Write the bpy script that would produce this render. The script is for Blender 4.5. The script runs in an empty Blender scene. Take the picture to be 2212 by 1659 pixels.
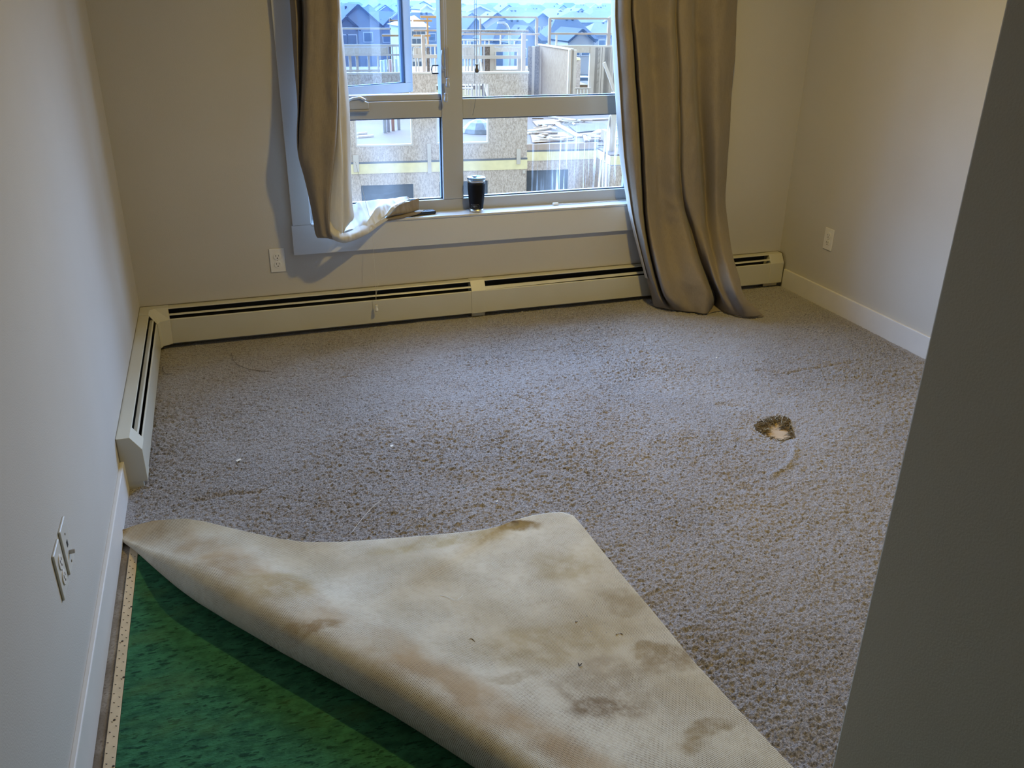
import bpy, bmesh, math, random
import numpy as np
from mathutils import Vector, Matrix, noise
random.seed(7); rng = np.random.default_rng(7)
SC = bpy.context.scene; COL = SC.collection
pi = math.pi

# ------------------------------------------------------------------ camera
CAM = np.array([0.4339, -4.1023, 1.5205]); FPX = 1849.94; CX, CY = 1106.0, 829.5
RX, RY, RZ = -0.4254, -0.0120, -0.3264
def rotm(rx, ry, rz):
    cz, sz, cx, sx, cr, sr = math.cos(rz), math.sin(rz), math.cos(rx), math.sin(rx), math.cos(ry), math.sin(ry)
    return (np.array([[cz,-sz,0],[sz,cz,0],[0,0,1]]) @ np.array([[1,0,0],[0,cx,-sx],[0,sx,cx]]) @ np.array([[cr,0,sr],[0,1,0],[-sr,0,cr]]))
M = rotm(RX, RY, RZ)
cd = bpy.data.cameras.new('camera'); cam = bpy.data.objects.new('camera', cd); COL.objects.link(cam)
cd.sensor_width = 36; cd.lens = FPX / 2212 * 36; cd.clip_start = .02; cd.clip_end = 2000
cm = np.eye(4); cm[:3,0] = M[:,0]; cm[:3,1] = M[:,2]; cm[:3,2] = -M[:,1]; cm[:3,3] = CAM
cam.matrix_world = Matrix(cm.tolist()); SC.camera = cam
def ray(u, v): return M @ np.array([(u-CX)/FPX, 1, (CY-v)/FPX])
def PY(u, v, y): d = ray(u, v); return CAM + d*((y-CAM[1])/d[1])     # pixel -> point on the plane y
def PX(u, v, x): d = ray(u, v); return CAM + d*((x-CAM[0])/d[0])
def PZ(u, v, z=0): d = ray(u, v); return CAM + d*((z-CAM[2])/d[2])   # pixel -> point at height z

# ------------------------------------------------------------------ world and light
SC.view_settings.view_transform = 'Standard'; SC.view_settings.look = 'None'
SC.view_settings.exposure = 0; SC.view_settings.gamma = 1; SC.view_settings.use_curve_mapping = False
SC.cycles.use_denoising = True; SC.cycles.max_bounces = 8; SC.cycles.diffuse_bounces = 5
SC.cycles.transparent_max_bounces = 16; SC.cycles.caustics_reflective = False; SC.cycles.caustics_refractive = False
SC.cycles.sample_clamp_indirect = 4
wd = bpy.data.worlds.new('sky'); SC.world = wd; wd.use_nodes = True
wt = wd.node_tree; wt.nodes.clear(); wl = wt.links.new
def wn(t, **k):
    n = wt.nodes.new(t)
    for a, b in k.items(): setattr(n, a, b)
    return n
tc = wn('ShaderNodeTexCoord'); sp = wn('ShaderNodeSeparateXYZ'); wl(tc.outputs['Generated'], sp.inputs[0])
# overcast evening sky: pale at the horizon, with an added bright upper part, out of view, shaped to light the room through the window
def wmath(op, a, b):
    n = wn('ShaderNodeMath', operation=op)
    for i, q in enumerate((a, b)):
        if isinstance(q, (int, float)): n.inputs[i].default_value = q
        else: wl(q, n.inputs[i])
    return n.outputs[0]
def wrange(v, a, b, c, d):
    n = wn('ShaderNodeMapRange', interpolation_type='SMOOTHSTEP'); wl(v, n.inputs[0])
    for i, q in enumerate((a, b, c, d)): n.inputs[i+1].default_value = q
    return n.outputs[0]
north = wrange(sp.outputs['Y'], 0, .6, 0, 1)
band = wmath('MULTIPLY', wrange(sp.outputs['Z'], .03, .20, 0, 1), wrange(sp.outputs['Z'], .50, .95, 1, .8))
SKY_HI = 28.3; SKY_N = .95; SKY_S = 2.0
hi = wmath('MULTIPLY', wmath('MULTIPLY', band, north), SKY_HI)
lo = wrange(sp.outputs['Y'], -.3, .3, SKY_S, SKY_N)
b1 = wn('ShaderNodeBackground'); b1.inputs[0].default_value = (.68, .85, 1.0, 1); wl(lo, b1.inputs[1])
b2 = wn('ShaderNodeBackground'); b2.inputs[0].default_value = (.335, .565, 1.0, 1); wl(hi, b2.inputs[1])
bg = wn('ShaderNodeAddShader'); wl(b1.outputs[0], bg.inputs[0]); wl(b2.outputs[0], bg.inputs[1])
wo = wn('ShaderNodeOutputWorld'); wl(bg.outputs[0], wo.inputs[0])
wd.cycles.sampling_method = 'MANUAL'; wd.cycles.sample_map_resolution = 512

# window opening as a portal for the daylight
pl = bpy.data.lights.new('window_daylight', 'AREA'); pl.shape = 'RECTANGLE'; pl.size = 1.8; pl.size_y = 1.6; pl.cycles.is_portal = True
po = bpy.data.objects.new('window_daylight', pl); COL.objects.link(po); po.location = (1.68, .19, 1.3); po.rotation_euler = (-pi/2, 0, 0)
# the room's ceiling lamp
LAMP = (1.95, -1.60, 2.30)
cl = bpy.data.lights.new('ceiling_lamp_light', 'AREA'); cl.energy = 29.6; cl.color = (1.0, .735, .19); cl.shape = 'DISK'; cl.size = .10
co = bpy.data.objects.new('ceiling_lamp_light', cl); COL.objects.link(co); co.location = LAMP

# ------------------------------------------------------------------ materials
def mat(name, col, rough=.6, metal=0, bump=0, bscale=200, noise_amt=0, nscale=8, col2=None, spec=.5, sheen=0, trans=0):
    m = bpy.data.materials.new(name); m.use_nodes = True; nt = m.node_tree; b = nt.nodes['Principled BSDF']
    b.inputs['Base Color'].default_value = (*col, 1); b.inputs['Roughness'].default_value = rough; b.inputs['Metallic'].default_value = metal
    b.inputs['Specular IOR Level'].default_value = spec
    if sheen: b.inputs['Sheen Weight'].default_value = sheen
    if trans: b.inputs['Transmission Weight'].default_value = trans
    t = nt.nodes.new('ShaderNodeTexCoord')
    n = nt.nodes.new('ShaderNodeTexNoise'); n.inputs['Scale'].default_value = nscale; n.inputs['Detail'].default_value = 5
    nt.links.new(t.outputs['Object'], n.inputs['Vector'])
    mx = nt.nodes.new('ShaderNodeMix'); mx.data_type = 'RGBA'
    c2 = col2 or tuple(min(1, c*(1+noise_amt)) for c in col); c1 = col if col2 else tuple(c*(1-noise_amt) for c in col)
    mx.inputs['A'].default_value = (*c1, 1); mx.inputs['B'].default_value = (*c2, 1)
    r = nt.nodes.new('ShaderNodeMapRange'); r.inputs[1].default_value = .3; r.inputs[2].default_value = .7
    nt.links.new(n.outputs[0], r.inputs[0]); nt.links.new(r.outputs[0], mx.inputs['Factor']); nt.links.new(mx.outputs['Result'], b.inputs['Base Color'])
    if bump:
        n2 = nt.nodes.new('ShaderNodeTexNoise'); n2.inputs['Scale'].default_value = bscale; n2.inputs['Detail'].default_value = 3
        nt.links.new(t.outputs['Object'], n2.inputs['Vector'])
        bm_ = nt.nodes.new('ShaderNodeBump'); bm_.inputs['Strength'].default_value = bump; bm_.inputs['Distance'].default_value = .002
        nt.links.new(n2.outputs[0], bm_.inputs['Height']); nt.links.new(bm_.outputs[0], b.inputs['Normal'])
    return m
class G:                                           # small node helper
    def __init__(s, m): s.t = m.node_tree; s.b = s.t.nodes.get('Principled BSDF')
    def n(s, ty, **k):
        x = s.t.nodes.new(ty)
        for a, b in k.items(): setattr(x, a, b)
        return x
    def l(s, a, b): s.t.links.new(a, b)
    def val(s, inp, v):
        if hasattr(v, 'links') or isinstance(v, bpy.types.NodeSocket): s.l(v, inp)
        else: inp.default_value = v
    def math(s, op, a, b=0.0, c=None):
        x = s.n('ShaderNodeMath', operation=op); s.val(x.inputs[0], a); s.val(x.inputs[1], b)
        if c is not None: s.val(x.inputs[2], c)
        return x.outputs[0]
    def vmath(s, op, a, b):
        x = s.n('ShaderNodeVectorMath', operation=op); s.val(x.inputs[0], a); s.val(x.inputs[1], b)
        return x.outputs['Value'] if op in ('LENGTH', 'DISTANCE', 'DOT_PRODUCT') else x.outputs[0]
    def mix(s, f, a, b, blend='MIX'):
        x = s.n('ShaderNodeMix', data_type='RGBA', blend_type=blend); s.val(x.inputs['Factor'], f)
        for nm, v in (('A', a), ('B', b)): s.val(x.inputs[nm], (*v, 1) if isinstance(v, tuple) and len(v) == 3 else v)
        return x.outputs['Result']
    def noise(s, vec, scale, detail=3, rough=.5, out=0):
        x = s.n('ShaderNodeTexNoise'); s.l(vec, x.inputs['Vector']); x.inputs['Scale'].default_value = scale
        x.inputs['Detail'].default_value = detail; x.inputs['Roughness'].default_value = rough
        return x.outputs[out]
    def rng(s, v, a, b, c=0.0, d=1.0, smooth=True):
        x = s.n('ShaderNodeMapRange', interpolation_type='SMOOTHSTEP' if smooth else 'LINEAR'); s.val(x.inputs[0], v)
        for i, q in enumerate((a, b, c, d)): x.inputs[i+1].default_value = q
        return x.outputs[0]
    def mapping(s, vec, sc=(1,1,1), rot=(0,0,0), loc=(0,0,0)):
        x = s.n('ShaderNodeMapping'); s.l(vec, x.inputs[0]); x.inputs['Scale'].default_value = sc; x.inputs['Rotation'].default_value = rot; x.inputs['Location'].default_value = loc
        return x.outputs[0]
    def bump(s, h, st=.5, dist=.002):
        x = s.n('ShaderNodeBump'); s.l(h, x.inputs['Height']); x.inputs['Strength'].default_value = st; x.inputs['Distance'].default_value = dist
        s.l(x.outputs[0], s.b.inputs['Normal'])
def newmat(name, rough=.8, spec=.3):
    m = bpy.data.materials.new(name); m.use_nodes = True; g = G(m); g.b.inputs['Roughness'].default_value = rough
    g.b.inputs['Specular IOR Level'].default_value = spec
    g.tc = g.n('ShaderNodeTexCoord'); g.o = g.tc.outputs['Object']; g.uv = g.tc.outputs['UV']
    return m, g

m_wall = mat('wall_paint', (.52, .495, .455), .75, bump=.25, bscale=260, noise_amt=.02, nscale=3, spec=.25)
m_hallwall = mat('hall_wall_paint', (.56, .51, .41), .75, bump=.25, bscale=260, noise_amt=.02, nscale=3, spec=.25)
m_ceil = mat('ceiling_paint', (.72, .71, .69), .9, noise_amt=.01, bump=.4, bscale=90)
m_trim = mat('white_trim_paint', (.60, .60, .60), .26, noise_amt=.015, nscale=6)
m_base = mat('baseboard_paint', (.66, .64, .62), .45, noise_amt=.03, nscale=10)
m_vinyl = mat('window_vinyl', (.42, .425, .42), .35, noise_amt=.01, nscale=6)
m_gasket = mat('window_gasket', (.05, .09, .16), .4, noise_amt=.02)
m_heater = mat('heater_enamel', (.56, .54, .45), .35, noise_amt=.03, nscale=5)
m_fin = mat('heater_fins', (.05, .055, .055), .6, metal=.2, noise_amt=.1, nscale=60)
m_black = mat('black_void', (.012, .012, .012), .7, noise_amt=.1)
m_caulk = mat('caulk_line', (.22, .20, .15), .8, noise_amt=.1)
m_plate = mat('outlet_plastic', (.70, .68, .65), .35, noise_amt=.01)
m_platedge = mat('outlet_plate_plastic', (.58, .57, .53), .4, noise_amt=.02)
m_slot = mat('outlet_slot', (.03, .025, .02), .6, noise_amt=.1)
m_steel = mat('brushed_steel', (.72, .70, .66), .38, metal=1, noise_amt=.05, nscale=40)
m_brass = mat('screw_metal', (.45, .40, .34), .35, metal=1, noise_amt=.05)
m_powder = mat('black_powder_coat', (.006, .006, .008), .6, spec=.15, bump=.15, bscale=1500, noise_amt=.05, nscale=200)
m_lid = mat('clear_plastic_lid', (.22, .32, .42), .12, noise_amt=.02, trans=.3)
m_logo = mat('etched_logo', (.30, .32, .34), .4, noise_amt=.03)
m_remote = mat('remote_plastic', (.012, .013, .016), .3, noise_amt=.05)
m_button = mat('remote_buttons', (.16, .19, .23), .4, noise_amt=.05)
m_cord = mat('blind_cord', (.62, .60, .55), .7, noise_amt=.03)
m_cord_dark = mat('dark_blind_cord', (.10, .12, .14), .7, noise_amt=.03)
m_tassel = mat('clear_tassel', (.50, .49, .46), .12, noise_amt=.03, trans=.15)
m_tassel_d = mat('brown_tassel', (.12, .10, .075), .35, noise_amt=.03)
m_whitepl = mat('white_plastic', (.75, .74, .70), .35, noise_amt=.02)
m_lock = mat('grey_latch', (.33, .31, .28), .4, noise_amt=.02)
m_tack = mat('tack_strip_wood', (.62, .50, .33), .75, noise_amt=.08, nscale=30)
m_nail = mat('tack_nails', (.06, .045, .035), .5, metal=.4, noise_amt=.1)
m_scrap = mat('white_scrap', (.80, .80, .78), .7, noise_amt=.02)
m_hair = mat('brown_hair', (.06, .04, .03), .5, noise_amt=.05)
m_frass = mat('debris_brown', (.05, .035, .025), .8, noise_amt=.1)

# worn concrete under the carpet
m_conc, g = newmat('concrete_slab', .85)
c = g.mix(g.rng(g.noise(g.o, 14, 6), .35, .7), (.20, .165, .125), (.36, .32, .27)); c = g.mix(g.rng(g.noise(g.o, 160, 3), .45, .8), c, (.16, .12, .09))
g.l(c, g.b.inputs['Base Color']); g.bump(g.noise(g.o, 120, 5), .4, .003)

# plain weave curtain cloth: fine vertical slubs
def cloth(name, c1, c2, tr=.0, sc=1.0):
    m, g = newmat(name, .85, .2)
    slub = g.noise(g.mapping(g.uv, (900*sc, 34*sc, 1)), 1, 3, .6); slub2 = g.noise(g.mapping(g.uv, (60*sc, 300*sc, 1)), 1, 2)
    c = g.mix(g.rng(slub, .15, .85, .1, .9), c1, c2); c = g.mix(g.math('MULTIPLY', g.rng(slub2, .4, .8), .25), c, c2)
    g.l(c, g.b.inputs['Base Color']); g.b.inputs['Sheen Weight'].default_value = .15
    g.bump(g.math('ADD', slub, g.math('MULTIPLY', g.noise(g.uv, 700, 2), .6)), .35, .001)
    if tr:
        t = g.n('ShaderNodeBsdfTranslucent'); g.l(c, t.inputs[0]); mx = g.n('ShaderNodeMixShader'); mx.inputs[0].default_value = tr
        g.l(g.b.outputs[0], mx.inputs[1]); g.l(t.outputs[0], mx.inputs[2]); g.l(mx.outputs[0], g.t.nodes['Material Output'].inputs[0])
    return m
m_curtain = cloth('curtain_cloth', (.195, .158, .118), (.305, .255, .195), .03)
m_lining_lit = cloth('lit_curtain_lining', (.70, .71, .71), (.77, .78, .78), .05, .6)  # whiter copy of the lining for the window-lit part on the sill
m_lining = cloth('curtain_lining', (.60, .56, .49), (.68, .64, .57), .15, .6)

# carpet pile
CARP_A, CARP_B = (.085, .078, .079), (.405, .370, .358)
def carpet_mat(name, base=CARP_A, hi=CARP_B):
    m, g = newmat(name, .95, .1)
    ob = g.mapping(g.o, (1, 1, .3))
    n1 = g.noise(ob, 190, 3, .6); n2 = g.noise(ob, 3.2, 4); n3 = g.noise(ob, 60, 3); n4 = g.noise(ob, 1.1, 3)
    c = g.mix(g.rng(n1, .3, .72), base, hi)  # dark end of the mix paints the shade between tufts
    c = g.mix(g.math('MULTIPLY', g.rng(n2, .45, .75), .16), c, (.26, .20, .15))       # worn, soiled patches
    c = g.mix(g.math('MULTIPLY', g.rng(n4, .40, .62), .18), c, (.52, .48, .46))
    c = g.mix(g.math('MULTIPLY', g.rng(n3, .62, .82), .5), c, (.060, .052, .050))  # dark flecks paint more shade into the gaps between tufts
    g.l(c, g.b.inputs['Base Color']); g.b.inputs['Sheen Weight'].default_value = .5; g.b.inputs['Sheen Roughness'].default_value = .45
    g.bump(g.math('ADD', n1, g.math('MULTIPLY', g.noise(ob, 420, 2), .7)), .8, .004)
    return m
m_carpet = carpet_mat('carpet_pile')

# green rebond-felt underlay
m_pad, g = newmat('green_carpet_pad', .9, .2)
wv = g.mapping(g.o, (1, 1.6, 1), (0, 0, .3))
a = g.noise(wv, 26, 6, .62); b_ = g.noise(g.mapping(g.o, (38, 120, 30), (0, 0, .25)), 1, 3, .55); d_ = g.noise(wv, 5, 3)
c = g.mix(g.rng(a, .36, .66), (.020, .098, .048), (.040, .172, .080))
c = g.mix(g.math('MULTIPLY', g.rng(b_, .57, .64), .85), c, (.006, .040, .020))
c = g.mix(g.math('MULTIPLY', g.rng(d_, .5, .75), .45), c, (.075, .175, .055))
vo = g.n('ShaderNodeTexVoronoi'); g.l(g.o, vo.inputs['Vector']); vo.inputs['Scale'].default_value = 55
c = g.mix(g.math('MULTIPLY', g.rng(vo.outputs['Distance'], .16, .05), .5), c, (.05, .21, .09))
g.l(c, g.b.inputs['Base Color']); g.bump(g.math('ADD', a, g.math('MULTIPLY', b_, .8)), .6, .006)

# woven jute backing with stains of their own shape
m_jute, g = newmat('woven_carpet_backing', .9, .2)
P = .0037
wob = g.noise(g.uv, 60, 2, out=1)
uvw = g.vmath('ADD', g.uv, g.vmath('MULTIPLY', g.vmath('SUBTRACT', wob, (.5, .5, .5)), (.0022, .0022, 0)))
sx = g.n('ShaderNodeSeparateXYZ'); g.l(uvw, sx.inputs[0])
su = g.math('ABSOLUTE', g.math('SINE', g.math('MULTIPLY', sx.outputs[0], pi/P)))
sv = g.math('ABSOLUTE', g.math('SINE', g.math('MULTIPLY', sx.outputs[1], pi/(P*1.15))))
hole = g.rng(g.math('MULTIPLY', su, sv), .45, .80)
dens = g.rng(g.noise(g.uv, 7, 3), .32, .6, .25, 1)
stain_lo = g.noise(g.o, 2.6, 4)
cb = g.mix(g.rng(stain_lo, .42, .66), (.64, .60, .50), (.54, .48, .36))
cb = g.mix(g.math('MULTIPLY', g.rng(g.noise(g.o, 60, 4), .4, .75), .3), cb, (.42, .35, .24))
warp = g.noise(g.o, 9, 4, out=1)
pw = g.vmath('ADD', g.o, g.vmath('MULTIPLY', g.vmath('SUBTRACT', warp, (.5, .5, .5)), (.13, .13, 0)))
brk = g.rng(g.noise(g.o, 22, 5, .65), .30, .62, .30, 1)
def stain(c, u, v, r, col, amt, ring=0, stretch=(1, 1), soft=.5):
    p = PZ(u, v, .03)
    q = g.vmath('MULTIPLY', g.vmath('SUBTRACT', pw, (p[0], p[1], 0)), (1/stretch[0], 1/stretch[1], 0))
    dd = g.vmath('LENGTH', q, (0, 0, 0))
    f = g.rng(dd, r*1.25, r*soft)
    if ring: f = g.math('SUBTRACT', f, g.math('MULTIPLY', g.rng(dd, r*.9, r*.55), ring))
    f = g.math('MULTIPLY', f, brk); return g.mix(g.math('MULTIPLY', f, amt), c, col)
# soiled band where the backing bends over the fold
f0, f1 = PZ(330, 1210, .05), PZ(960, 1583, .05); fd = (f1-f0)/np.linalg.norm(f1-f0); fn_ = np.array([-fd[1], fd[0], 0]); fn_ *= np.sign(fn_@(PZ(900, 1250, .03)-f0))
sd_ = g.vmath('DOT_PRODUCT', g.vmath('SUBTRACT', pw, tuple(f0)), tuple(fn_))
bandf = g.math('MULTIPLY', g.rng(sd_, .015, .07), g.rng(sd_, .19, .10)); bandf = g.math('MULTIPLY', bandf, g.rng(g.noise(g.o, 5, 3), .35, .62, .15, 1))
cb = g.mix(g.math('MULTIPLY', bandf, .75), cb, (.40, .27, .13))
for s_ in [(1352, 1292, .055, (.30, .215, .085), .55, .45, (1, 1)), (1120, 1132, .06, (.26, .17, .06), .7, 0, (1.3, .5)), (1108, 1130, .018, (.12, .075, .03), .8, 0, (1, 1)),
           (1312, 1480, .125, (.24, .165, .09), .55, .55, (1, .9)), (1300, 1525, .075, (.20, .13, .07), .6, .2, (1.2, .6)), (1450, 1412, .075, (.26, .18, .085), .55, .2, (1.2, .55)),
           (1400, 1392, .05, (.33, .25, .15), .5, 0, (1.2, .5)), (1100, 1478, .06, (.33, .25, .15), .45, .3, (1.3, .5)), (690, 1395, .05, (.34, .22, .09), .5, 0, (1.6, .6)),
           (600, 1300, .10, (.46, .37, .22), .4, 0, (1.2, .9)), (1230, 1210, .11, (.46, .38, .25), .35, 0, (1, .7)), (1540, 1560, .06, (.30, .22, .11), .5, .1, (1.3, .5)),
           (1490, 1600, .05, (.33, .24, .12), .4, 0, (1, .6)), (1200, 1380, .16, (.45, .37, .25), .35, 0, (1.6, .5)), (980, 1160, .13, (.46, .38, .22), .4, 0, (2, .25))]:
    cb = stain(cb, s_[0], s_[1], s_[2], tuple(q*w for q, w in zip(s_[3], (.82, .76, .50))), min(1, s_[4]*1.5), *s_[5:])
cb = g.mix(g.math('MULTIPLY', g.math('MULTIPLY', hole, dens), .95), cb, (.11, .08, .05))
g.l(cb, g.b.inputs['Base Color']); g.bump(g.math('SUBTRACT', g.math('MULTIPLY', g.noise(g.uv, 500, 2), .3), hole), .6, .0012)

# oriented strand board, timber, snow etc. outside
def osb(name, c1, c2, c3, sc=1.0):
    m, g = newmat(name, .9, .2)
    n1 = g.n('ShaderNodeTexVoronoi'); g.l(g.mapping(g.o, (26*sc, 26*sc, 15*sc), (0, 0, 0)), n1.inputs['Vector']); n1.inputs['Scale'].default_value = 1.6; n1.inputs['Randomness'].default_value = 1
    n2 = g.noise(g.mapping(g.o, (30*sc, 30*sc, 13*sc)), 1, 5, .7)
    c = g.mix(g.rng(n2, .35, .65), c1, c2); c = g.mix(g.math('MULTIPLY', g.rng(n1.outputs['Distance'], .5, .1), .35), c, c3)
    g.l(c, g.b.inputs['Base Color']); return m
m_osb = osb('strand_board', (.42, .32, .25), (.68, .55, .45), (.84, .73, .64))
m_osb_d = osb('weathered_strand_board', (.16, .12, .095), (.34, .27, .22), (.42, .36, .31))
m_part = osb('sheathed_partition', (.34, .22, .13), (.42, .28, .165), (.25, .165, .10), .4)  # darker copy of the pale plywood, offsetting the strong light on the partition
m_osb_w = osb('pale_plywood', (.60, .52, .43), (.70, .62, .53), (.52, .44, .35), .6)
m_rim = mat('yellow_rim_board', (.86, .72, .40), .7, noise_amt=.07, nscale=6)
m_lumber = mat('fresh_lumber', (.46, .34, .26), .8, noise_amt=.08, nscale=4)
m_lumber_w = mat('pale_lumber', (.62, .53, .44), .8, noise_amt=.05, nscale=4)
m_lumber_o = mat('orange_lumber', (.55, .30, .12), .8, noise_amt=.08, nscale=4)
m_deck = mat('darkened_floor_sheathing', (.145, .078, .042), .9, nscale=.9, bump=0, col2=(.115, .070, .044))  # colour darkened so the strong sky light does not bleach the deck
m_snow = mat('snow', (.18, .11, .062), .9, noise_amt=.03, nscale=.8)  # snow coloured dark brown to offset the strong sky light
m_openwin = mat('opening_shade', (.07, .075, .085), .4, noise_amt=.35, nscale=2.5)
m_house = [mat('siding_grey', (.30, .31, .33), .8, noise_amt=.05, nscale=.5), mat('siding_tan', (.44, .42, .38), .8, noise_amt=.05, nscale=.5), mat('siding_white', (.68, .68, .67), .8, noise_amt=.03, nscale=.5), mat('siding_slate', (.20, .22, .26), .8, noise_amt=.05, nscale=.5)]
m_roof = [mat('shingles_dark', (.03, .034, .045), .9, noise_amt=.15, nscale=2), mat('shingles_grey', (.06, .065, .08), .9, noise_amt=.12, nscale=2), mat('shingles_frosted', (.12, .125, .14), .9, noise_amt=.1, nscale=2)]
m_hwin = mat('house_window_glass', (.10, .13, .17), .1, noise_amt=.05, nscale=1)
m_hwt = mat('house_trim', (.75, .76, .78), .6, noise_amt=.02)
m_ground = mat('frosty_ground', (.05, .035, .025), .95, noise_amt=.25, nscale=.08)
m_car = mat('white_car_paint', (.75, .76, .78), .2, noise_amt=.01); m_tyre = mat('tyre_rubber', (.03, .03, .03), .8, noise_amt=.1)
m_pole = mat('street_lamp_metal', (.55, .57, .60), .4, noise_amt=.02)

def glass(name, tint, gl=.06, dirt=0):
    m = bpy.data.materials.new(name); m.use_nodes = True; g = G(m); nt = m.node_tree; nt.nodes.remove(g.b)
    t = g.n('ShaderNodeBsdfTransparent'); t.inputs[0].default_value = (*tint, 1); s = g.n('ShaderNodeBsdfGlossy'); s.inputs['Roughness'].default_value = .01
    lw = g.n('ShaderNodeFresnel'); lw.inputs[0].default_value = 1.45
    gm = g.n('ShaderNodeNewGeometry'); f = g.math('MULTIPLY', g.math('ADD', lw.outputs[0], gl), g.math('SUBTRACT', 1.0, gm.outputs['Backfacing']))
    mx = g.n('ShaderNodeMixShader'); g.l(f, mx.inputs[0]); g.l(t.outputs[0], mx.inputs[1]); g.l(s.outputs[0], mx.inputs[2]); out = mx.outputs[0]
    if dirt:                                     # dried water streaks and dust on the pane
        tcn = g.n('ShaderNodeTexCoord'); o = tcn.outputs['Object']
        st = g.noise(g.mapping(o, (60, 1, 1.3)), 1, 4, .6); big = g.noise(g.mapping(o, (3, 1, 1.5)), 1, 2)
        sz = g.n('ShaderNodeSeparateXYZ'); g.l(o, sz.inputs[0])
        lowz = g.rng(sz.outputs[2], .95, .75); rt = g.rng(sz.outputs[0], 1.9, 2.15)
        k = g.math('MULTIPLY', g.math('MULTIPLY', g.rng(st, .52, .72), g.math('MULTIPLY', lowz, rt)), dirt)
        k = g.math('ADD', k, g.math('MULTIPLY', g.rng(big, .4, .8), .05))
        df = g.n('ShaderNodeBsdfTranslucent'); df.inputs[0].default_value = (.8, .82, .85, 1)
        m2 = g.n('ShaderNodeMixShader'); g.l(k, m2.inputs[0]); g.l(out, m2.inputs[1]); g.l(df.outputs[0], m2.inputs[2]); out = m2.outputs[0]
    g.l(out, nt.nodes['Material Output'].inputs[0]); return m
m_glass = glass('window_glass', (.95, .97, .98), 0, .55)
m_glass_sash = glass('open_sash_glass', (.76, .86, 1.0), .08)  # blue tint paints in the sky reflected by the open sash

# ------------------------------------------------------------------ mesh helpers
class MB:
    def __init__(s): s.v = []; s.f = []; s.mi = []; s.uv = None
    def add(s, vs, fs, mi=0):
        o = len(s.v); s.v += [tuple(map(float, p)) for p in vs]; s.f += [tuple(o+i for i in f) for f in fs]; s.mi += [mi]*len(fs); return s
    def box(s, x0, x1, y0, y1, z0, z1, mi=0):
        if x0 > x1: x0, x1 = x1, x0
        if y0 > y1: y0, y1 = y1, y0
        if z0 > z1: z0, z1 = z1, z0
        vs = [(x0,y0,z0),(x1,y0,z0),(x1,y1,z0),(x0,y1,z0),(x0,y0,z1),(x1,y0,z1),(x1,y1,z1),(x0,y1,z1)]
        return s.add(vs, [(0,3,2,1),(4,5,6,7),(0,1,5,4),(1,2,6,5),(2,3,7,6),(3,0,4,7)], mi)
    def obox(s, o, ax, ay, az, mi=0):            # oriented box: corner o, three edge vectors
        o, ax, ay, az = map(np.array, (o, ax, ay, az)); V = [o, o+ax, o+ax+ay, o+ay]; V += [p+az for p in V]
        return s.add(V, [(0,3,2,1),(4,5,6,7),(0,1,5,4),(1,2,6,5),(2,3,7,6),(3,0,4,7)], mi)
    def beam(s, a, b, w, h, mi=0, upv=(0,0,1)):
        a = np.array(a, float); b = np.array(b, float); d = b-a; d /= np.linalg.norm(d); u = np.array(upv, float)
        if abs(d@u) > .95: u = np.array([0, 1., 0])
        sd = np.cross(d, u); sd /= np.linalg.norm(sd); u = np.cross(sd, d)
        return s.obox(a - sd*w/2 - u*h/2, b-a, sd*w, u*h, mi)
    def prism(s, prof, fn, t0, t1, mi=0, caps=True):  # closed profile [(p,q)], fn(p,q,t)->xyz
        n = len(prof); V = [fn(p, q, t0) for p, q in prof] + [fn(p, q, t1) for p, q in prof]
        F = [(i, (i+1) % n, n+(i+1) % n, n+i) for i in range(n)]
        if caps: F += [tuple(range(n))[::-1], tuple(range(n, 2*n))]
        return s.add(V, F, mi)
    def tube(s, pts, r, n=8, mi=0, r2=None):
        pts = [np.array(p, float) for p in pts]; V = []; F = []; m = len(pts); prev = None
        for i, p in enumerate(pts):
            d = pts[min(i+1, m-1)] - pts[max(i-1, 0)]; d /= (np.linalg.norm(d)+1e-12)
            if prev is None: a = np.cross(d, [0, 0, 1.]);  a = np.cross(d, [1., 0, 0]) if np.linalg.norm(a) < .1 else a
            else: a = prev - d*(prev@d)
            a /= np.linalg.norm(a); prev = a; b = np.cross(d, a); rr = r if r2 is None else r + (r2-r)*i/(m-1)
            V += [p + rr*(a*math.cos(2*pi*k/n) + b*math.sin(2*pi*k/n)) for k in range(n)]
        for i in range(m-1): F += [(i*n+k, i*n+(k+1) % n, (i+1)*n+(k+1) % n, (i+1)*n+k) for k in range(n)]
        F += [tuple(range(n))[::-1], tuple(range((m-1)*n, m*n))]
        return s.add(V, F, mi)
    def lathe(s, prof, c, n=40, mi=0, axis='z'):
        V = []; F = []
        for r, z in prof:
            for k in range(n):
                a = 2*pi*k/n; q = (r*math.cos(a), r*math.sin(a), z)
                if axis == 'y': q = (q[0], -q[2], q[1])
                if axis == 'x': q = (q[2], q[0], q[1])
                V.append((c[0]+q[0], c[1]+q[1], c[2]+q[2]))
        for i in range(len(prof)-1): F += [(i*n+k, i*n+(k+1) % n, (i+1)*n+(k+1) % n, (i+1)*n+k) for k in range(n)]
        F += [tuple(range(n))[::-1], tuple(range((len(prof)-1)*n, len(prof)*n))]
        return s.add(V, F, mi)
    def build(s, name, m, parent=None, smooth=False, bevel=0, label=None, seg=2, solid=0):
        me = bpy.data.meshes.new(name); me.from_pydata(s.v, [], s.f)
        for mm in (m if isinstance(m, (list, tuple)) else [m]): me.materials.append(mm)
        me.polygons.foreach_set('material_index', s.mi)
        b = bmesh.new(); b.from_mesh(me); bmesh.ops.recalc_face_normals(b, faces=b.faces); b.to_mesh(me); b.free()
        return link(name, me, parent, smooth, bevel, label, seg, solid)
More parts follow.
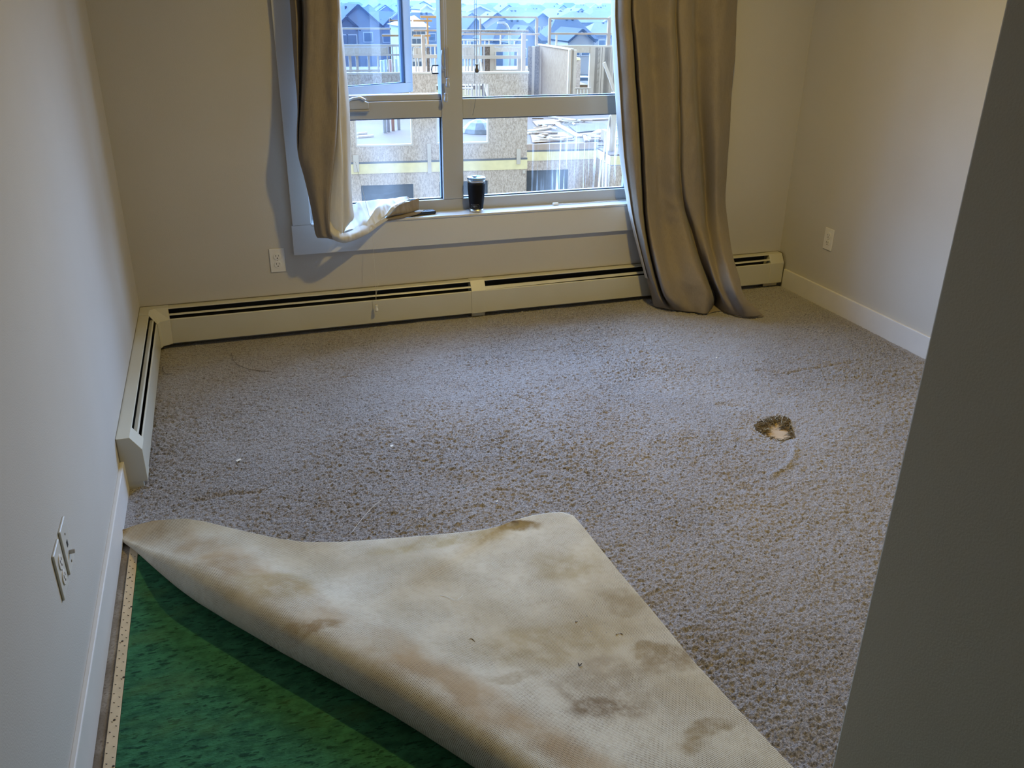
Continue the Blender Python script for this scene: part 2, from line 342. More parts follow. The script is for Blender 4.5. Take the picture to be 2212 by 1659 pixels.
def link(name, me, parent=None, smooth=False, bevel=0, label=None, seg=2, solid=0):
    o = bpy.data.objects.new(name, me); COL.objects.link(o)
    if parent:
        o.parent = parent; o.matrix_parent_inverse = Matrix.Translation(-world_loc(parent))
    if smooth: me.polygons.foreach_set('use_smooth', [True]*len(me.polygons)); me.update()
    if solid:
        sm = o.modifiers.new('thickness', 'SOLIDIFY'); sm.thickness = solid; sm.offset = 0
    if bevel:
        bv = o.modifiers.new('bevel', 'BEVEL'); bv.width = bevel; bv.segments = seg; bv.limit_method = 'ANGLE'; bv.harden_normals = False
    if label: o['label'] = label
    return o
def world_loc(o):
    return Vector(o.location)                     # part meshes sit at the origin, empties at their base
def thing(name, loc, label, cat, group=None):
    o = bpy.data.objects.new(name, None); COL.objects.link(o); o.location = loc; o.empty_display_size = .05
    o['label'] = label; o['category'] = cat
    if group: o['group'] = group
    return o
def tag(o, label, cat, group=None, kind=None):
    o['label'] = label; o['category'] = cat
    if group: o['group'] = group
    if kind: o['kind'] = kind
    return o
def struct(o, label, cat='structure'):
    o['kind'] = 'structure'; o['label'] = label; o['category'] = cat; return o
def catmull(P_, t):                                # P_: (n,k) array, t in [0,1]
    P_ = np.asarray(P_, float); n = len(P_); x = t*(n-1); i = min(int(x), n-2); f = x-i
    p0 = P_[max(i-1, 0)]; p1 = P_[i]; p2 = P_[i+1]; p3 = P_[min(i+2, n-1)]
    return .5*((2*p1) + (-p0+p2)*f + (2*p0-5*p1+4*p2-p3)*f*f + (-p0+3*p1-3*p2+p3)*f**3)
def sheet(name, ctrl, nu, nv, m, parent, solid=.0016, label=None, rip=0, seed=0, fr=1.0):
    """ctrl[row][col] = xyz; rows top to bottom"""
    ctrl = np.asarray(ctrl, float); R_, C_ = ctrl.shape[:2]
    rows = np.array([[catmull(ctrl[:, c], j/(nv-1)) for c in range(C_)] for j in range(nv)])
    g_ = np.array([[catmull(rows[j], i/(nu-1)) for i in range(nu)] for j in range(nv)])
    if rip:
        for j in range(nv):
            for i in range(nu):
                p = g_[j, i]*fr; w_ = noise.noise(Vector((p[0]*7, p[2]*4, seed))); q = .8*noise.noise(Vector((p[0]*12+seed, p[2]*5, seed*3.1))) + .4*noise.noise(Vector((p[0]*30, p[2]*12+seed, 2))) + .9*(.5-abs(noise.noise(Vector((p[0]*9+p[2]*6+seed, p[2]*7-p[0]*5+w_, seed*1.7)))*2.2))*max(0, w_+.25)
                g_[j, i, 1] -= rip*q; g_[j, i, 2] += rip*.5*q*(fr > 1)
    V = g_.reshape(-1, 3).tolist(); F = [(j*nu+i, j*nu+i+1, (j+1)*nu+i+1, (j+1)*nu+i) for j in range(nv-1) for i in range(nu-1)]
    me = bpy.data.meshes.new(name); me.from_pydata(V, [], F); me.materials.append(m)
    us = np.zeros((nv, nu)); us[:, 1:] = np.cumsum(np.linalg.norm(np.diff(g_, axis=1), axis=2), axis=1)
    vs = np.zeros((nv, nu)); vs[1:, :] = np.cumsum(np.linalg.norm(np.diff(g_, axis=0), axis=2), axis=0)
    um = us.mean(axis=0); vm = vs.mean(axis=1)
    uvl = me.uv_layers.new(name='UVMap'); li = np.zeros(len(me.loops), int); me.loops.foreach_get('vertex_index', li)
    UV = np.stack([um[li % nu], vm[li//nu]], 1); uvl.data.foreach_set('uv', UV.ravel())
    return link(name, me, parent, True, 0, label, 2, solid)

W = 3.4537; HB = .1063; FZ = -.018                # room width, baseboard height, slab level
YF = -3.17; XH = 1.405; YB = -5.3; HC = 2.44
WX0, WX1, WZ0, WZ1 = .805, 2.53, .527, 2.06       # window opening
# ------------------------------------------------------------------ shell
struct(MB().box(-.15, W+.15, YB-.12, .2, FZ-.1, FZ).build('floor', m_conc), 'bare grey-brown concrete slab under the lifted carpet', 'floor')
struct(MB().box(-.15, W+.15, YB-.12, .2, HC, HC+.1).build('ceiling', m_ceil), 'white ceiling above the room', 'ceiling')
struct(MB().box(-.12, 0, YB-.12, .2, FZ, HC).build('wall_left', m_wall), 'pale grey wall left of the window', 'wall')
struct(MB().box(W, W+.12, YF-.01, .2, FZ, HC).build('wall_right', m_wall), 'pale grey wall right of the curtains', 'wall')
b = MB(); b.box(0, WX0, 0, .2, FZ, HC).box(WX1, W, 0, .2, FZ, HC).box(WX0, WX1, 0, .2, FZ, WZ0-.01).box(WX0, WX1, 0, .2, WZ1, HC)
struct(b.build('wall_back', m_wall), 'beige-lit wall around the window', 'wall')
struct(MB().box(XH, W+.12, YB, YF, FZ, HC).build('wall_front', m_hallwall, bevel=.004), 'dark olive grey wall corner at the right edge of the picture', 'wall')
struct(MB().box(-.12, XH, YB-.12, YB, FZ, HC).build('wall_rear', m_hallwall), 'wall at the end of the entry behind the viewer', 'wall')

def baseboard(name, x0, x1, y0, y1, lab):
    return struct(MB().box(x0, x1, y0, y1, FZ+.004, HB).build(name, m_base, bevel=.003), lab, 'baseboard')
baseboard('baseboard_left', -.001, .013, -1.315, YB, 'white baseboard along the left wall beside the green pad')
baseboard('baseboard_right', W-.013, W+.001, -.078, YF, 'white baseboard along the right wall')
baseboard('baseboard_front', XH+.001, XH-.013, YF-.001, YB, 'white baseboard of the entry wall')

# ------------------------------------------------------------------ ceiling lamp (above the frame)
lt = thing('ceiling_light', (LAMP[0], LAMP[1], HC), 'round flush ceiling lamp with a small warm disc above the room', 'ceiling light')
MB().lathe([(.0, HC), (.09, HC), (.095, HC-.02), (.07, HC-.09), (.055, HC-.136), (.0, HC-.136)], (LAMP[0], LAMP[1], 0), 32).build('lamp_base', m_whitepl, lt, True)

# ------------------------------------------------------------------ window
w1 = bpy.data.objects.new('window_1', None); COL.objects.link(w1); w1.location = (1.67, .1, WZ0); struct(w1, 'white vinyl window with four panes, the upper left one swung open', 'window')
FY0, FY1 = .08, .15
MX0, MX1 = 1.476, 1.580
b = MB()
b.box(WX0, .845, FY0, FY1, WZ0, WZ1).box(2.485, WX1, FY0, FY1, WZ0, WZ1).box(.845, 2.485, FY0, FY1, 2.0, WZ1)
b.build('window_frame', m_vinyl, w1, bevel=.003)
MB().box(MX0, MX1, FY0-.004, FY1, .587, 2.0).build('mullion', m_vinyl, w1, bevel=.003)
MB().box(MX1, 2.485, FY0, FY1, .974, 1.066).build('transom_bar', m_vinyl, w1, bevel=.003)
MB().box(.845, MX0, FY0, FY1, .984, 1.062).box(.845, MX0, FY0+.018, FY1, 1.062, 1.090).build('transom_bar', m_vinyl, w1, bevel=.003)
MB().box(.845, 2.485, FY0, FY1, WZ0, .587).build('bottom_rail', m_vinyl, w1, bevel=.003)
# reveal of the wall opening
struct(MB().box(WX0-.001, WX0+.008, -.001, FY0, WZ0, WZ1).box(WX1-.008, WX1+.001, -.001, FY0, WZ0, WZ1).box(WX0, WX1, -.001, FY0, WZ1-.008, WZ1+.001).build('trim_1', m_trim), 'white lining boards of the window recess', 'trim')
def pane(x0, x1, z0, z1, lab, m=m_glass):
    MB().box(x0-.01, x1+.01, .112, .116, z0-.01, z1+.01).build('pane', m, w1, label=lab)
    g_ = .006; gy0, gy1 = .100, .112
    MB().box(x0, x0+g_, gy0, gy1, z0, z1).box(x1-g_, x1, gy0, gy1, z0, z1).box(x0, x1, gy0, gy1, z0, z0+g_).box(x0, x1, gy0, gy1, z1-g_, z1).build('pane_gasket', m_gasket, w1)
pane(.845, MX0, .587, .984, 'lower left fixed pane'); pane(MX1, 2.485, .587, .974, 'lower right fixed pane with dried water streaks'); pane(MX1, 2.485, 1.066, 2.0, 'upper right fixed pane')
# open casement, hinged at the left, swung outwards
sa = bpy.data.objects.new('open_sash', None); COL.objects.link(sa); sa.parent = w1; sa.matrix_parent_inverse = Matrix.Translation(-w1.location)
H0 = np.array([.835, .105]); E0 = np.array([1.405, .385]); L_ = np.linalg.norm(E0-H0); ex = (E0-H0)/L_; ey = np.array([-ex[1], ex[0]])
def S3(a, d, z): q = H0+ex*a+ey*d; return (q[0], q[1], z)
def sbox(b, a0, a1, d0, d1, z0, z1):
    o = np.array(S3(a0, d0, z0)); return b.obox(o, (*(ex*(a1-a0)), 0), (*(ey*(d1-d0)), 0), (0, 0, z1-z0))
b = MB(); z0, z1 = 1.073, 1.99
sbox(b, 0, L_, 0, .045, z0, z0+.045); sbox(b, 0, L_, 0, .045, z1-.045, z1); sbox(b, 0, .045, 0, .045, z0+.045, z1-.045); sbox(b, L_-.045, L_, 0, .045, z0+.045, z1-.045)
sf = b.build('sash_frame', mat('shaded_sash_vinyl', (.42, .47, .54), .35, noise_amt=.01), w1, bevel=.002, label='frame of the open sash')  # vinyl coloured bluer for the shade and sky light on the sash
COL.objects.unlink(sa); bpy.data.objects.remove(sa)
b = MB(); sbox(b, .04, L_-.04, .020, .026, z0+.04, z1-.04); b.build('pane', m_glass_sash, w1, label='pane of the open sash, tinted blue for reflected sky')
b = MB(); g_ = .009
sbox(b, L_-.045-g_, L_-.045, .006, .020, z0+.045, z1-.045); sbox(b, .045, L_-.045, .006, .020, z0+.045, z0+.045+.004); sbox(b, L_-.003, L_+.004, .01, .045, z0, z1); sbox(b, 0, L_, .02, .045, z0-.004, z0)
b.build('sash_gasket', m_gasket, w1, label='dark seal around the open sash')
# crank operator on the transom
b = MB(); pr = PY(757, 232, .06); q1 = PY(800, 228, .06)
b.box(.98, 1.125, .052, .082, 1.020, 1.032); b.build('crank_base', m_lock, w1, bevel=.004, label='grey crank operator housing')
b = MB(); b.prism([(0, 0), (.145, 0), (.145, .03), (.125, .038), (.11, .05), (.08, .052), (.03, .03), (0, .026)], lambda p, q, t: (.978+p, t, 1.032+q), .055, .084)
b.build('crank_cover', m_vinyl, w1, bevel=.004)
b = MB(); b.tube([(1.0, .055, 1.062), (1.05, .05, 1.082), (1.085, .048, 1.086), (1.105, .046, 1.074)], .006, 8); b.build('crank_handle', m_steel, w1, True)
# latch lever on the mullion
lx0 = PY(952, 100, .07)[0]
b = MB(); b.box(1.492, 1.512, .066, .078, 1.165, 1.300); b.build('latch_base', m_lock, w1, bevel=.006, label='grey latch on the mullion')
b = MB(); b.tube([(1.480, .064, 1.285), (1.474, .048, 1.262), (1.474, .046, 1.232), (1.482, .052, 1.205), (1.490, .060, 1.200)], .004, 8); b.build('latch_lever', m_lock, w1, True)
kp = PY(940, 150, .13)
b = MB(); x_, z_ = kp[0], kp[2]; b.tube([(x_+.018, .13, z_+.018), (x_-.012, .13, z_+.018), (x_-.018, .13, z_), (x_-.014, .13, z_-.018), (x_+.018, .13, z_-.018)], .0028, 8)
b.build('lock_keeper', m_black, w1, True, label='black lock keeper loop')

# casing, apron, stool
struct(MB().box(.720, WX0, -.020, .001, WZ0, 2.15).build('trim_2', m_trim, bevel=.002), 'white vertical casing left of the window', 'trim')
struct(MB().box(WX1, 2.615, -.020, .001, WZ0, 2.15).build('trim_3', m_trim, bevel=.002), 'white vertical casing behind the right curtain', 'trim')
struct(MB().box(.714, 2.625, -.022, .001, 2.15, 2.24).build('trim_4', m_trim, bevel=.002), 'white head casing above the window', 'trim')
struct(MB().box(.714, 2.625, -.021, .001, .385, .5265).build('trim_5', m_trim, bevel=.002), 'white apron board below the window sill', 'trim')
ws = MB().box(WX0+.001, WX1-.001, -.026, FY0+.002, .519, .5305).build('window_sill', m_trim, bevel=.003); struct(ws, 'narrow white sill board under the panes', 'window sill')

# blind bundle and rod above the frame
bl = thing('window_blind', (1.67, -.04, 1.98), 'raised white blind with headrail at the top of the window', 'blind')
MB().box(.815, 2.52, .01, .06, 2.0, 2.05).build('headrail', m_whitepl, bl, bevel=.003)
b = MB()
for k in range(10): b.box(.82, 2.515, .012, .058, 1.995-.008*k-.003, 1.995-.008*k)
b.build('slats', m_whitepl, bl)

# ------------------------------------------------------------------ hydronic baseboard heater
D1, D2, Z2, Z3, HH = .042, .0724, .1402, .0244, .1883
def slant(t): return (D1+(D2-D1)*t, HH+(Z2-HH)*t)
ln = math.hypot(D2-D1, HH-Z2)
def heater_run(parent, fn, t0, t1, tilt=0.0, endz=None):
    """profile (d,z) along t"""
    a1 = slant(.08)
    MB().prism([(0, HH), (D1, HH), a1, (a1[0]-.004, a1[1]-.003), (D1-.002, HH-.004), (0, HH-.004)], fn, t0, t1).build('top_cover', m_heater, parent)
    MB().prism([(0, HH-.004), (.003, HH-.004), (.003, FZ+.03), (0, FZ+.03)], fn, t0, t1).build('back_plate', m_black, parent)  # plate coloured black for the shade inside and under the heater
    p0, p1 = slant(.50), slant(.64)
    q0, q1 = (slant(.62), slant(.93)) if tilt else (p0, p1)      # the right run's damper hangs askew
    dm = MB(); A_1 = [q0, q1, (q1[0]-.012, q1[1]-.004), (q0[0]-.012, q0[1]-.002)]; B_1 = [p0, p1, (p1[0]-.012, p1[1]-.004), (p0[0]-.012, p0[1]-.002)]
    dm.add([fn(p, q, t0) for p, q in A_1]+[fn(p, q, t1) for p, q in B_1], [(i, (i+1) % 4, 4+(i+1) % 4, 4+i) for i in range(4)]+[(3, 2, 1, 0), (4, 5, 6, 7)])
    dm.build('damper', m_heater, parent, label='thin damper blade in the slot')
    f = [(D2-.005, Z2+.0035), (D2-.002, Z2+.0025), (D2, Z2-.001), (D2, Z3), (D2-.010, Z3), (D2-.010, Z3+.002), (D2-.002, Z3+.002), (D2-.002, Z2-.002), (D2-.004, Z2+.001), (D2-.006, Z2+.002)]
    MB().prism(f, fn, t0, t1).build('front_panel', m_heater, parent, bevel=.0008)
    n_ = int(abs(t1-t0)/.008); bb = MB(); s_ = 1 if t1 > t0 else -1
    for k in range(n_):
        tt = t0+s_*(k*.008+.004); bb.prism([(.010, .060), (.050, .060), (.050, .125), (.010, .125)], fn, tt, tt+s_*.0012)
    bb.prism([(.022, .080), (.038, .080), (.038, .100), (.022, .100)], fn, t0, t1)
    o = bb.build('fin_tube', m_fin, parent); o['kind'] = 'stuff'; return o
fb = lambda d, z, t: (t, -d, z)
fl = lambda d, z, t: (d, -t, z)
h1 = thing('baseboard_heater', (1.75, -.04, FZ), 'long cream baseboard heater below the window, wrapping from the left corner to the right wall', 'heater')
heater_run(h1, fb, .123, 1.60, 0); heater_run(h1, fb, 1.62, 3.37, 1)
PO = [(0, HH+.002), (D1+.001, HH+.002), (D2+.0025, Z2+.002), (D2+.0025, Z3-.001), (0, Z3-.001)]
MB().prism(PO, fb, 1.574, 1.650).build('splice_cover', m_heater, h1, bevel=.001)
MB().box(1.578, 1.648, -.060, -.05, .002, Z3).build('bracket_foot', m_heater, h1, label='small foot under the splice cover')
MB().prism(PO, fb, 3.352, W-.014).build('end_cap', m_heater, h1, bevel=.003)
MB().box(3.33, 3.42, -.058, -.05, .004, Z3).build('bracket_foot', m_steel, h1)
# corner piece: mitred cover in the left corner
ck = .123
b = MB(); Z4 = Z3
A = [(0, 0), (ck, 0), (ck, -D1), (.098, -.050), (.060, -.085), (D1, -ck+.01), (D1, -ck), (0, -ck)]
top = [(0, 0), (ck, 0), (ck, -D1), (D1+.022, -D1), (D1, -D1-.022), (D1, -ck), (0, -ck)]
b.add([(x, y, HH+.001) for x, y in top], [tuple(range(len(top)))])
# diagonal cover plate between the two slants
q = [(ck, -D1, HH+.001), (D1+.022, -D1, HH+.001), (D1, -D1-.022, HH+.001), (D1, -ck*.86, HH-.012), (.078, -ck*.80, Z2+.003), (ck+.004, -D2-.001, Z2+.001)]
b.add([q[0], q[1], q[2], (D2+.012, -D2-.030, Z2+.004), (ck+.003, -D2-.002, Z2+.002)], [(0, 1, 2, 3, 4)])
b.add([(D1, -D1-.022, HH+.001), (D1, -ck, HH+.001), (D2+.001, -ck, Z2+.001), (D2+.012, -D2-.030, Z2+.004)], [(0, 1, 2, 3)])
b.add([(ck+.003, -D2-.002, Z2+.002), (D2+.012, -D2-.030, Z2+.004), (D2+.008, -D2-.028, Z3), (ck, -D2-.002, Z3)], [(0, 1, 2, 3)])
b.add([(D2+.012, -D2-.030, Z2+.004), (D2+.001, -ck, Z2+.001), (D2+.001, -ck, Z3), (D2+.008, -D2-.028, Z3)], [(0, 1, 2, 3)])
b.build('corner_cover', m_heater, h1, solid=.0016, label='mitred cover plate in the left corner')
YE = -1.3597
h2 = thing('baseboard_heater', (.04, -.75, FZ), 'short cream baseboard heater along the left wall with a boxy end cap', 'heater')
heater_run(h2, fl, .118, -YE-.07, 0)
MB().prism(PO, fl, -YE-.085, -YE).build('end_cap', m_heater, h2, bevel=.0015, label='boxy end cap with clipped corner')
MB().prism([(.006, Z3), (.060, Z3), (.060, .002), (.030, -.008), (.012, -.003)], fl, -YE-.02, -YE-.001).build('end_foot', m_heater, h2)
# thin dirty caulk lines above the heaters and behind the left one
struct(MB().box(.0, 3.44, -.003, .0005, HH+.001, HH+.004).build('trim_6', m_caulk), 'thin dark gap line above the window-wall heater', 'trim')
struct(MB().box(-.0005, .002, -.0, YE, HH+.001, HH+.004).box(-.0005, .003, YE, YE-.003, .1, HH+.004).build('trim_7', m_caulk), 'thin dark gap line above the left heater', 'trim')
struct(MB().prism([(0, HH+.004), (D1+.002, HH+.004), (D2+.004, Z2+.003), (D2+.004, .108), (D2, .108), (0, .108)], fb, W-.0125, W-.0105).build('trim_8', m_caulk), 'thin dark gap line beside the heater end', 'trim')

# ------------------------------------------------------------------ outlets
def outlet(name, loc, rotz, label, kind='duplex', cat='outlet'):
    """local frame: x across, -y out of the wall, z up"""
    t = thing(name, loc, label, cat); t.rotation_euler = (0, 0, rotz)
    def put(b, nm, m, par, **k):
        me_o = b.build(nm, m, None, **k); me_o.parent = par; return me_o
    plate = put(MB().box(-.035, .035, -.0055, 0, -.0572, .0572), 'wall_plate', m_platedge if kind != 'duplex' else m_plate, t, bevel=.0025, seg=3)
    if kind == 'coax':
        put(MB().lathe([(.0, 0), (.0048, 0), (.0048, .011), (.0, .011)], (0, -.0055, -.018), 16, axis='y'), 'coax_jack', m_brass, t, smooth=False, label='metal coaxial jack')
        put(MB().box(-.006, .006, -.0062, -.0050, -.002, .012), 'phone_jack', m_black, t)
        put(MB().lathe([(.0, 0), (.003, 0), (.0028, .0012), (0, .0014)], (0, -.0055, .030), 12, axis='y'), 'screw', m_brass, t)
        put(MB().lathe([(.0, 0), (.003, 0), (.0028, .0012), (0, .0014)], (0, -.0055, -.042), 12, axis='y'), 'screw', m_brass, t)
        return t
    for s_ in (1, -1):
        zc = s_*.0195
        so = put(MB().lathe([(.0, 0), (.0172, 0), (.0172, .0018), (.0165, .0024), (0, .0024)], (0, -.0055, zc), 32, axis='y'), 'socket', m_plate, t)
        sl = MB().box(-.0075, -.0052, -.0084, -.0078, zc-.0005, zc+.0080).box(.0052, .0072, -.0084, -.0078, zc+.0005, zc+.0075)
        sl.lathe([(0, 0), (.0028, 0), (0.0028, .0006), (0, .0006)], (0, -.0078, zc-.0075), 12, axis='y')
        put(sl, 'socket_slots', m_slot, so)
    put(MB().lathe([(.0, 0), (.0026, 0), (.0022, .001), (0, .0012)], (0, -.0055, 0), 12, axis='y'), 'screw', m_brass, t)
    return t
outlet('wall_outlet', (.6365, 0, .3629), 0, 'white duplex outlet low on the window wall, left of the window apron')
outlet('wall_outlet', (W, -.4049, .362), -pi/2, 'white duplex outlet on the right wall above the baseboard')
outlet('cable_jack', (0, -2.2732, .3877), pi/2, 'white cable wall plate with a metal jack on the left wall', 'coax', 'wall plate')
outlet('wall_outlet', (0, -2.3666, .3877), pi/2, 'white duplex outlet on the left wall, beside the cable jack plate', 'duplex2')

# ------------------------------------------------------------------ carpet
def P2(u, v, z=0): p = PZ(u, v, z); return (p[0], p[1])
FOLD = [(248,1152),(268,1166),(290,1180),(330,1210),(370,1238),(420,1270),(480,1306),(540,1340),(600,1375),(660,1407),(720,1440),(780,1474),(840,1508),(900,1545),(960,1583),(1020,1622),(1075,1659),(1190,1740),(1270,1800)]
FAR = [(248,1151),(290,1135),(335,1124),(400,1120),(440,1126),(480,1136),(540,1150),(600,1163),(660,1171),(730,1171),(800,1166),(870,1161),(940,1155),(1000,1149),(1050,1143),(1080,1136),(1110,1124),(1150,1113),(1190,1107),(1215,1106),(1238,1113),
       (1260,1138),(1290,1176),(1340,1238),(1400,1308),(1450,1368),(1500,1430),(1560,1495),(1620,1560),(1680,1623),(1715,1659),(1760,1708)]
def resample(pts, n, knots=None):
    pts = np.array(pts, float); d = np.r_[0, np.cumsum(np.linalg.norm(np.diff(pts, axis=0), axis=1))]
    s = knots if knots is not None else np.linspace(0, d[-1], n)
    return np.stack([np.interp(s, d, pts[:, k]) for k in range(pts.shape[1])], 1), d
NU = 420
farp = np.array([P2(u, v, .02) for u, v in FAR]); folp = np.array([P2(u, v, .04) for u, v in FOLD])
dF = np.r_[0, np.cumsum(np.linalg.norm(np.diff(farp, axis=0), axis=1))]; iC = 20; sc_ = dF[iC]
dO = np.r_[0, np.cumsum(np.linalg.norm(np.diff(folp, axis=0), axis=1))]
tt = np.linspace(0, 1, NU)
uC = .60                                           # far corner reached at this share of the fold
kn = np.where(tt < uC, tt/uC*sc_, sc_ + (tt-uC)/(1-uC)*(dF[-1]-sc_))
FA = np.stack([np.interp(kn, dF, farp[:, k]) for k in (0, 1)], 1)
kf = tt*dO[-1]
FO = np.stack([np.interp(kf, dO, folp[:, k]) for k in (0, 1)], 1)
def ss(x, a, b): t = np.clip((x-a)/(b-a), 0, 1); return t*t*(3-2*t)
Rr = .004 + .052*ss(tt, .0, .25) - .006*ss(tt, .6, 1)
zf = .014 + .050*ss(tt, .01, .10)*(1-ss(tt, .16, .34)) + .012*np.exp(-((tt-.47)/.05)**2)
# correct both boundaries for their height, so the outline stays at its place
def px_at(xy_z0, z0, z1):                          # same sight line, other height
    p = np.array([xy_z0[0], xy_z0[1], z0]); d = p-CAM; k = (z1-CAM[2])/(z0-CAM[2]); return (CAM+d*k)[:2]
FA = np.array([px_at(FA[i], .02, zf[i]) for i in range(NU)]); FO = np.array([px_at(FO[i], .04, Rr[i]*1.35) for i in range(NU)])
NA, NS = 12, 110
V = []; UV = []
rot = math.radians(-13)
for i in range(NU):
    S, F_ = FO[i], FA[i]; d = F_-S; L = np.linalg.norm(d)+1e-6; d = d/L; R0 = min(Rr[i], L*.3+.0008)
    for k in range(NA):
        th = -pi/2+pi*k/NA; s_ = R0-R0*math.cos(th); z = R0+R0*math.sin(th)
        p = S+d*s_; arc = R0*(th-pi/2); q = S+d*(R0+arc); V.append((p[0], p[1], z-.010)); UV.append(q)
    for k in range(NS+1):
        f = k/NS; s_ = R0+(L-R0)*f; x = (s_-R0); z_top = 2*R0-.010
        e = math.exp(-(x/.21)**1.7)
        e_end = math.exp(-((L-R0)/.21)**1.7)
        w_ = (e-e_end)/(1-e_end+1e-9)
        z = zf[i]+(z_top-zf[i])*w_
        z += .009*math.sin(s_*9+i*.02)*math.sin(pi*f)*min(1, L/.5) * (1-w_) + .006*noise.noise(Vector((S[0]*3+d[0]*s_*6, S[1]*3+d[1]*s_*6, 1)))*math.sin(pi*f)*min(1, L)
        p = S+d*s_; V.append((p[0], p[1], z)); UV.append(p.copy())
NV = NA+NS+1; V = np.array(V); UV = np.array(UV)
V[:, 2] = np.maximum(V[:, 2], -.012)
fr = np.arange(NU*NV).reshape(NU, NV)
F = [(fr[i, k], fr[i, k+1], fr[i+1, k+1], fr[i+1, k]) for i in range(NU-1) for k in range(NV-1)]
CR, SR_ = math.cos(rot), math.sin(rot)
UVr = np.stack([UV[:, 0]*CR-UV[:, 1]*SR_, UV[:, 0]*SR_+UV[:, 1]*CR], 1)
carpet = thing('carpet', (1.7, -1.6, 0), 'worn taupe wall-to-wall carpet with its near left corner folded back', 'carpet')
me = bpy.data.meshes.new('folded_corner'); me.from_pydata(V.tolist(), [], F); me.materials.append(m_jute); me.materials.append(m_carpet)
ul = me.uv_layers.new(name='UVMap'); li = np.zeros(len(me.loops), int); me.loops.foreach_get('vertex_index', li); ul.data.foreach_set('uv', UVr[li].ravel())
fo = link('folded_corner', me, carpet, True, label='stained woven backing of the folded-back corner')
# pile on the hidden face: faces out of +z side are backing
b_ = bmesh.new(); b_.from_mesh(me); bmesh.ops.recalc_face_normals(b_, faces=b_.faces); b_.faces.ensure_lookup_table()
if b_.faces[len(b_.faces)//2].normal.z < 0: bmesh.ops.reverse_faces(b_, faces=b_.faces)
b_.to_mesh(me); b_.free()
sm = fo.modifiers.new('thickness', 'SOLIDIFY'); sm.thickness = .009; sm.offset = -1; sm.material_offset = 1; sm.material_offset_rim = 1
# main pile: fine displaced grid, cut along the fold and at the burnt hole
CS = .0040
xs = np.arange(.003, W-.012, CS); ys = np.arange(YF+.0, -.01, CS); GX, GY = np.meshgrid(xs, ys)
def vnoise(x, y, seed):                            # smooth value noise on arrays
    r = np.random.default_rng(seed); T = r.random((257, 257)); xi = np.floor(x).astype(int); yi = np.floor(y).astype(int); fx = x-xi; fy = y-yi
    fx = fx*fx*(3-2*fx); fy = fy*fy*(3-2*fy); a = T[xi % 257, yi % 257]; b = T[(xi+1) % 257, yi % 257]; c = T[xi % 257, (yi+1) % 257]; d = T[(xi+1) % 257, (yi+1) % 257]
    return (a*(1-fx)+b*fx)*(1-fy)+(c*(1-fx)+d*fx)*fy-.5
def rotxy(x, y, a): return x*math.cos(a)-y*math.sin(a), x*math.sin(a)+y*math.cos(a)
z = np.zeros_like(GX)
wx = .02*vnoise(GX*9, GY*9, 1); wy = .02*vnoise(GX*9, GY*9, 2)
a1, b1 = rotxy(GX+wx, GY+wy, .35); a2, b2 = rotxy(GX+wx, GY+wy, -.25)
amp = .75+.9*(vnoise(GX*2.3, GY*2.3, 5)+vnoise(GX*6, GY*6, 6)*.5)
z += amp*(.0078*vnoise(a1*84, b1*140, 3)+.0062*vnoise(a2*130, b2*205, 4))+.0030*rng.normal(size=GX.shape)*.6
z += .010*vnoise(GX*3.1+7, GY*4.5, 8)+.006*vnoise(GX*9+7, GY*11, 9)
z *= np.clip((W-.02-GX)/.03, .2, 1)*np.clip((-.03-GY)/.05, .2, 1)*np.clip((GX-.012)/.03, .2, 1)
# fold line half-plane (carpet stays on the far side, tucked under the roll)
A_ = FO[int(NU*.12)]; B_ = FO[int(NU*.9)]; n2_ = np.array([-(B_-A_)[1], (B_-A_)[0]]); n2_ /= np.linalg.norm(n2_)
if n2_@(np.array([2, -1])-A_) < 0: n2_ = -n2_
dist = (GX-A_[0])*n2_[0]+(GY-A_[1])*n2_[1]
# a deep drawn-in crease near the hole and along the left
cr1 = np.array([P2(u, v) for u, v in [(1640, 795), (1700, 805), (1760, 795), (1840, 780)]])
HOLE = [(631,918),(640,910),(657,903),(672,900),(695,899),(705,906),(707,918),(711,930),(716,941),(700,948),(683,950.5),(663,944),(649,936),(637,928)]
hp = np.array([P2(1000+u, v) for u, v in HOLE]); hc = hp.mean(axis=0)
def inside(px_, py_, poly):
    r = np.zeros(px_.shape, bool); n = len(poly)
    for i in range(n):
        x1, y1 = poly[i]; x2, y2 = poly[(i+1) % n]
        c_ = ((y1 > py_) != (y2 > py_)) & (px_ < (x2-x1)*(py_-y1)/(y2-y1+1e-12)+x1); r ^= c_
    return r
def along(pts, wd_, amp_):                          # a soft ridge or crease following a line on the carpet
    p = np.array([P2(u, v) for u, v in pts]); dm_ = np.full(GX.shape, 9.)
    for a, b_ in zip(p[:-1], p[1:]):
        e = b_-a; t_ = np.clip(((GX-a[0])*e[0]+(GY-a[1])*e[1])/(e@e), 0, 1); dm_ = np.minimum(dm_, np.hypot(GX-a[0]-t_*e[0], GY-a[1]-t_*e[1]))
    return amp_*np.exp(-(dm_/wd_)**2)
z += along([(1717, 955), (1713, 990), (1697, 1010), (1662, 1030)], .012, .008)+along([(1640, 798), (1700, 806), (1760, 796), (1840, 782)], .010, -.008)+along([(420, 1082), (500, 1066), (560, 1062)], .012, -.008)
z += along([(960, 828), (985, 840), (975, 850)], .04, -.009)+along([(1245, 718), (1262, 724)], .03, -.009)+along([(975, 1030), (1005, 1045)], .03, -.008)+along([(1560, 872), (1610, 876)], .02, -.007)
hd = np.hypot(GX-hc[0], GY-hc[1]); z -= .012*np.exp(-(hd/.11)**2)
inh = inside(GX, GY, hp)
heat = (GX < .066) & (GY > -1.34)                      # nothing under the heater needs pile
z = np.where((GY > -.066) | heat, z*.3-.004, z)
keep = (dist > .055) & ~inh
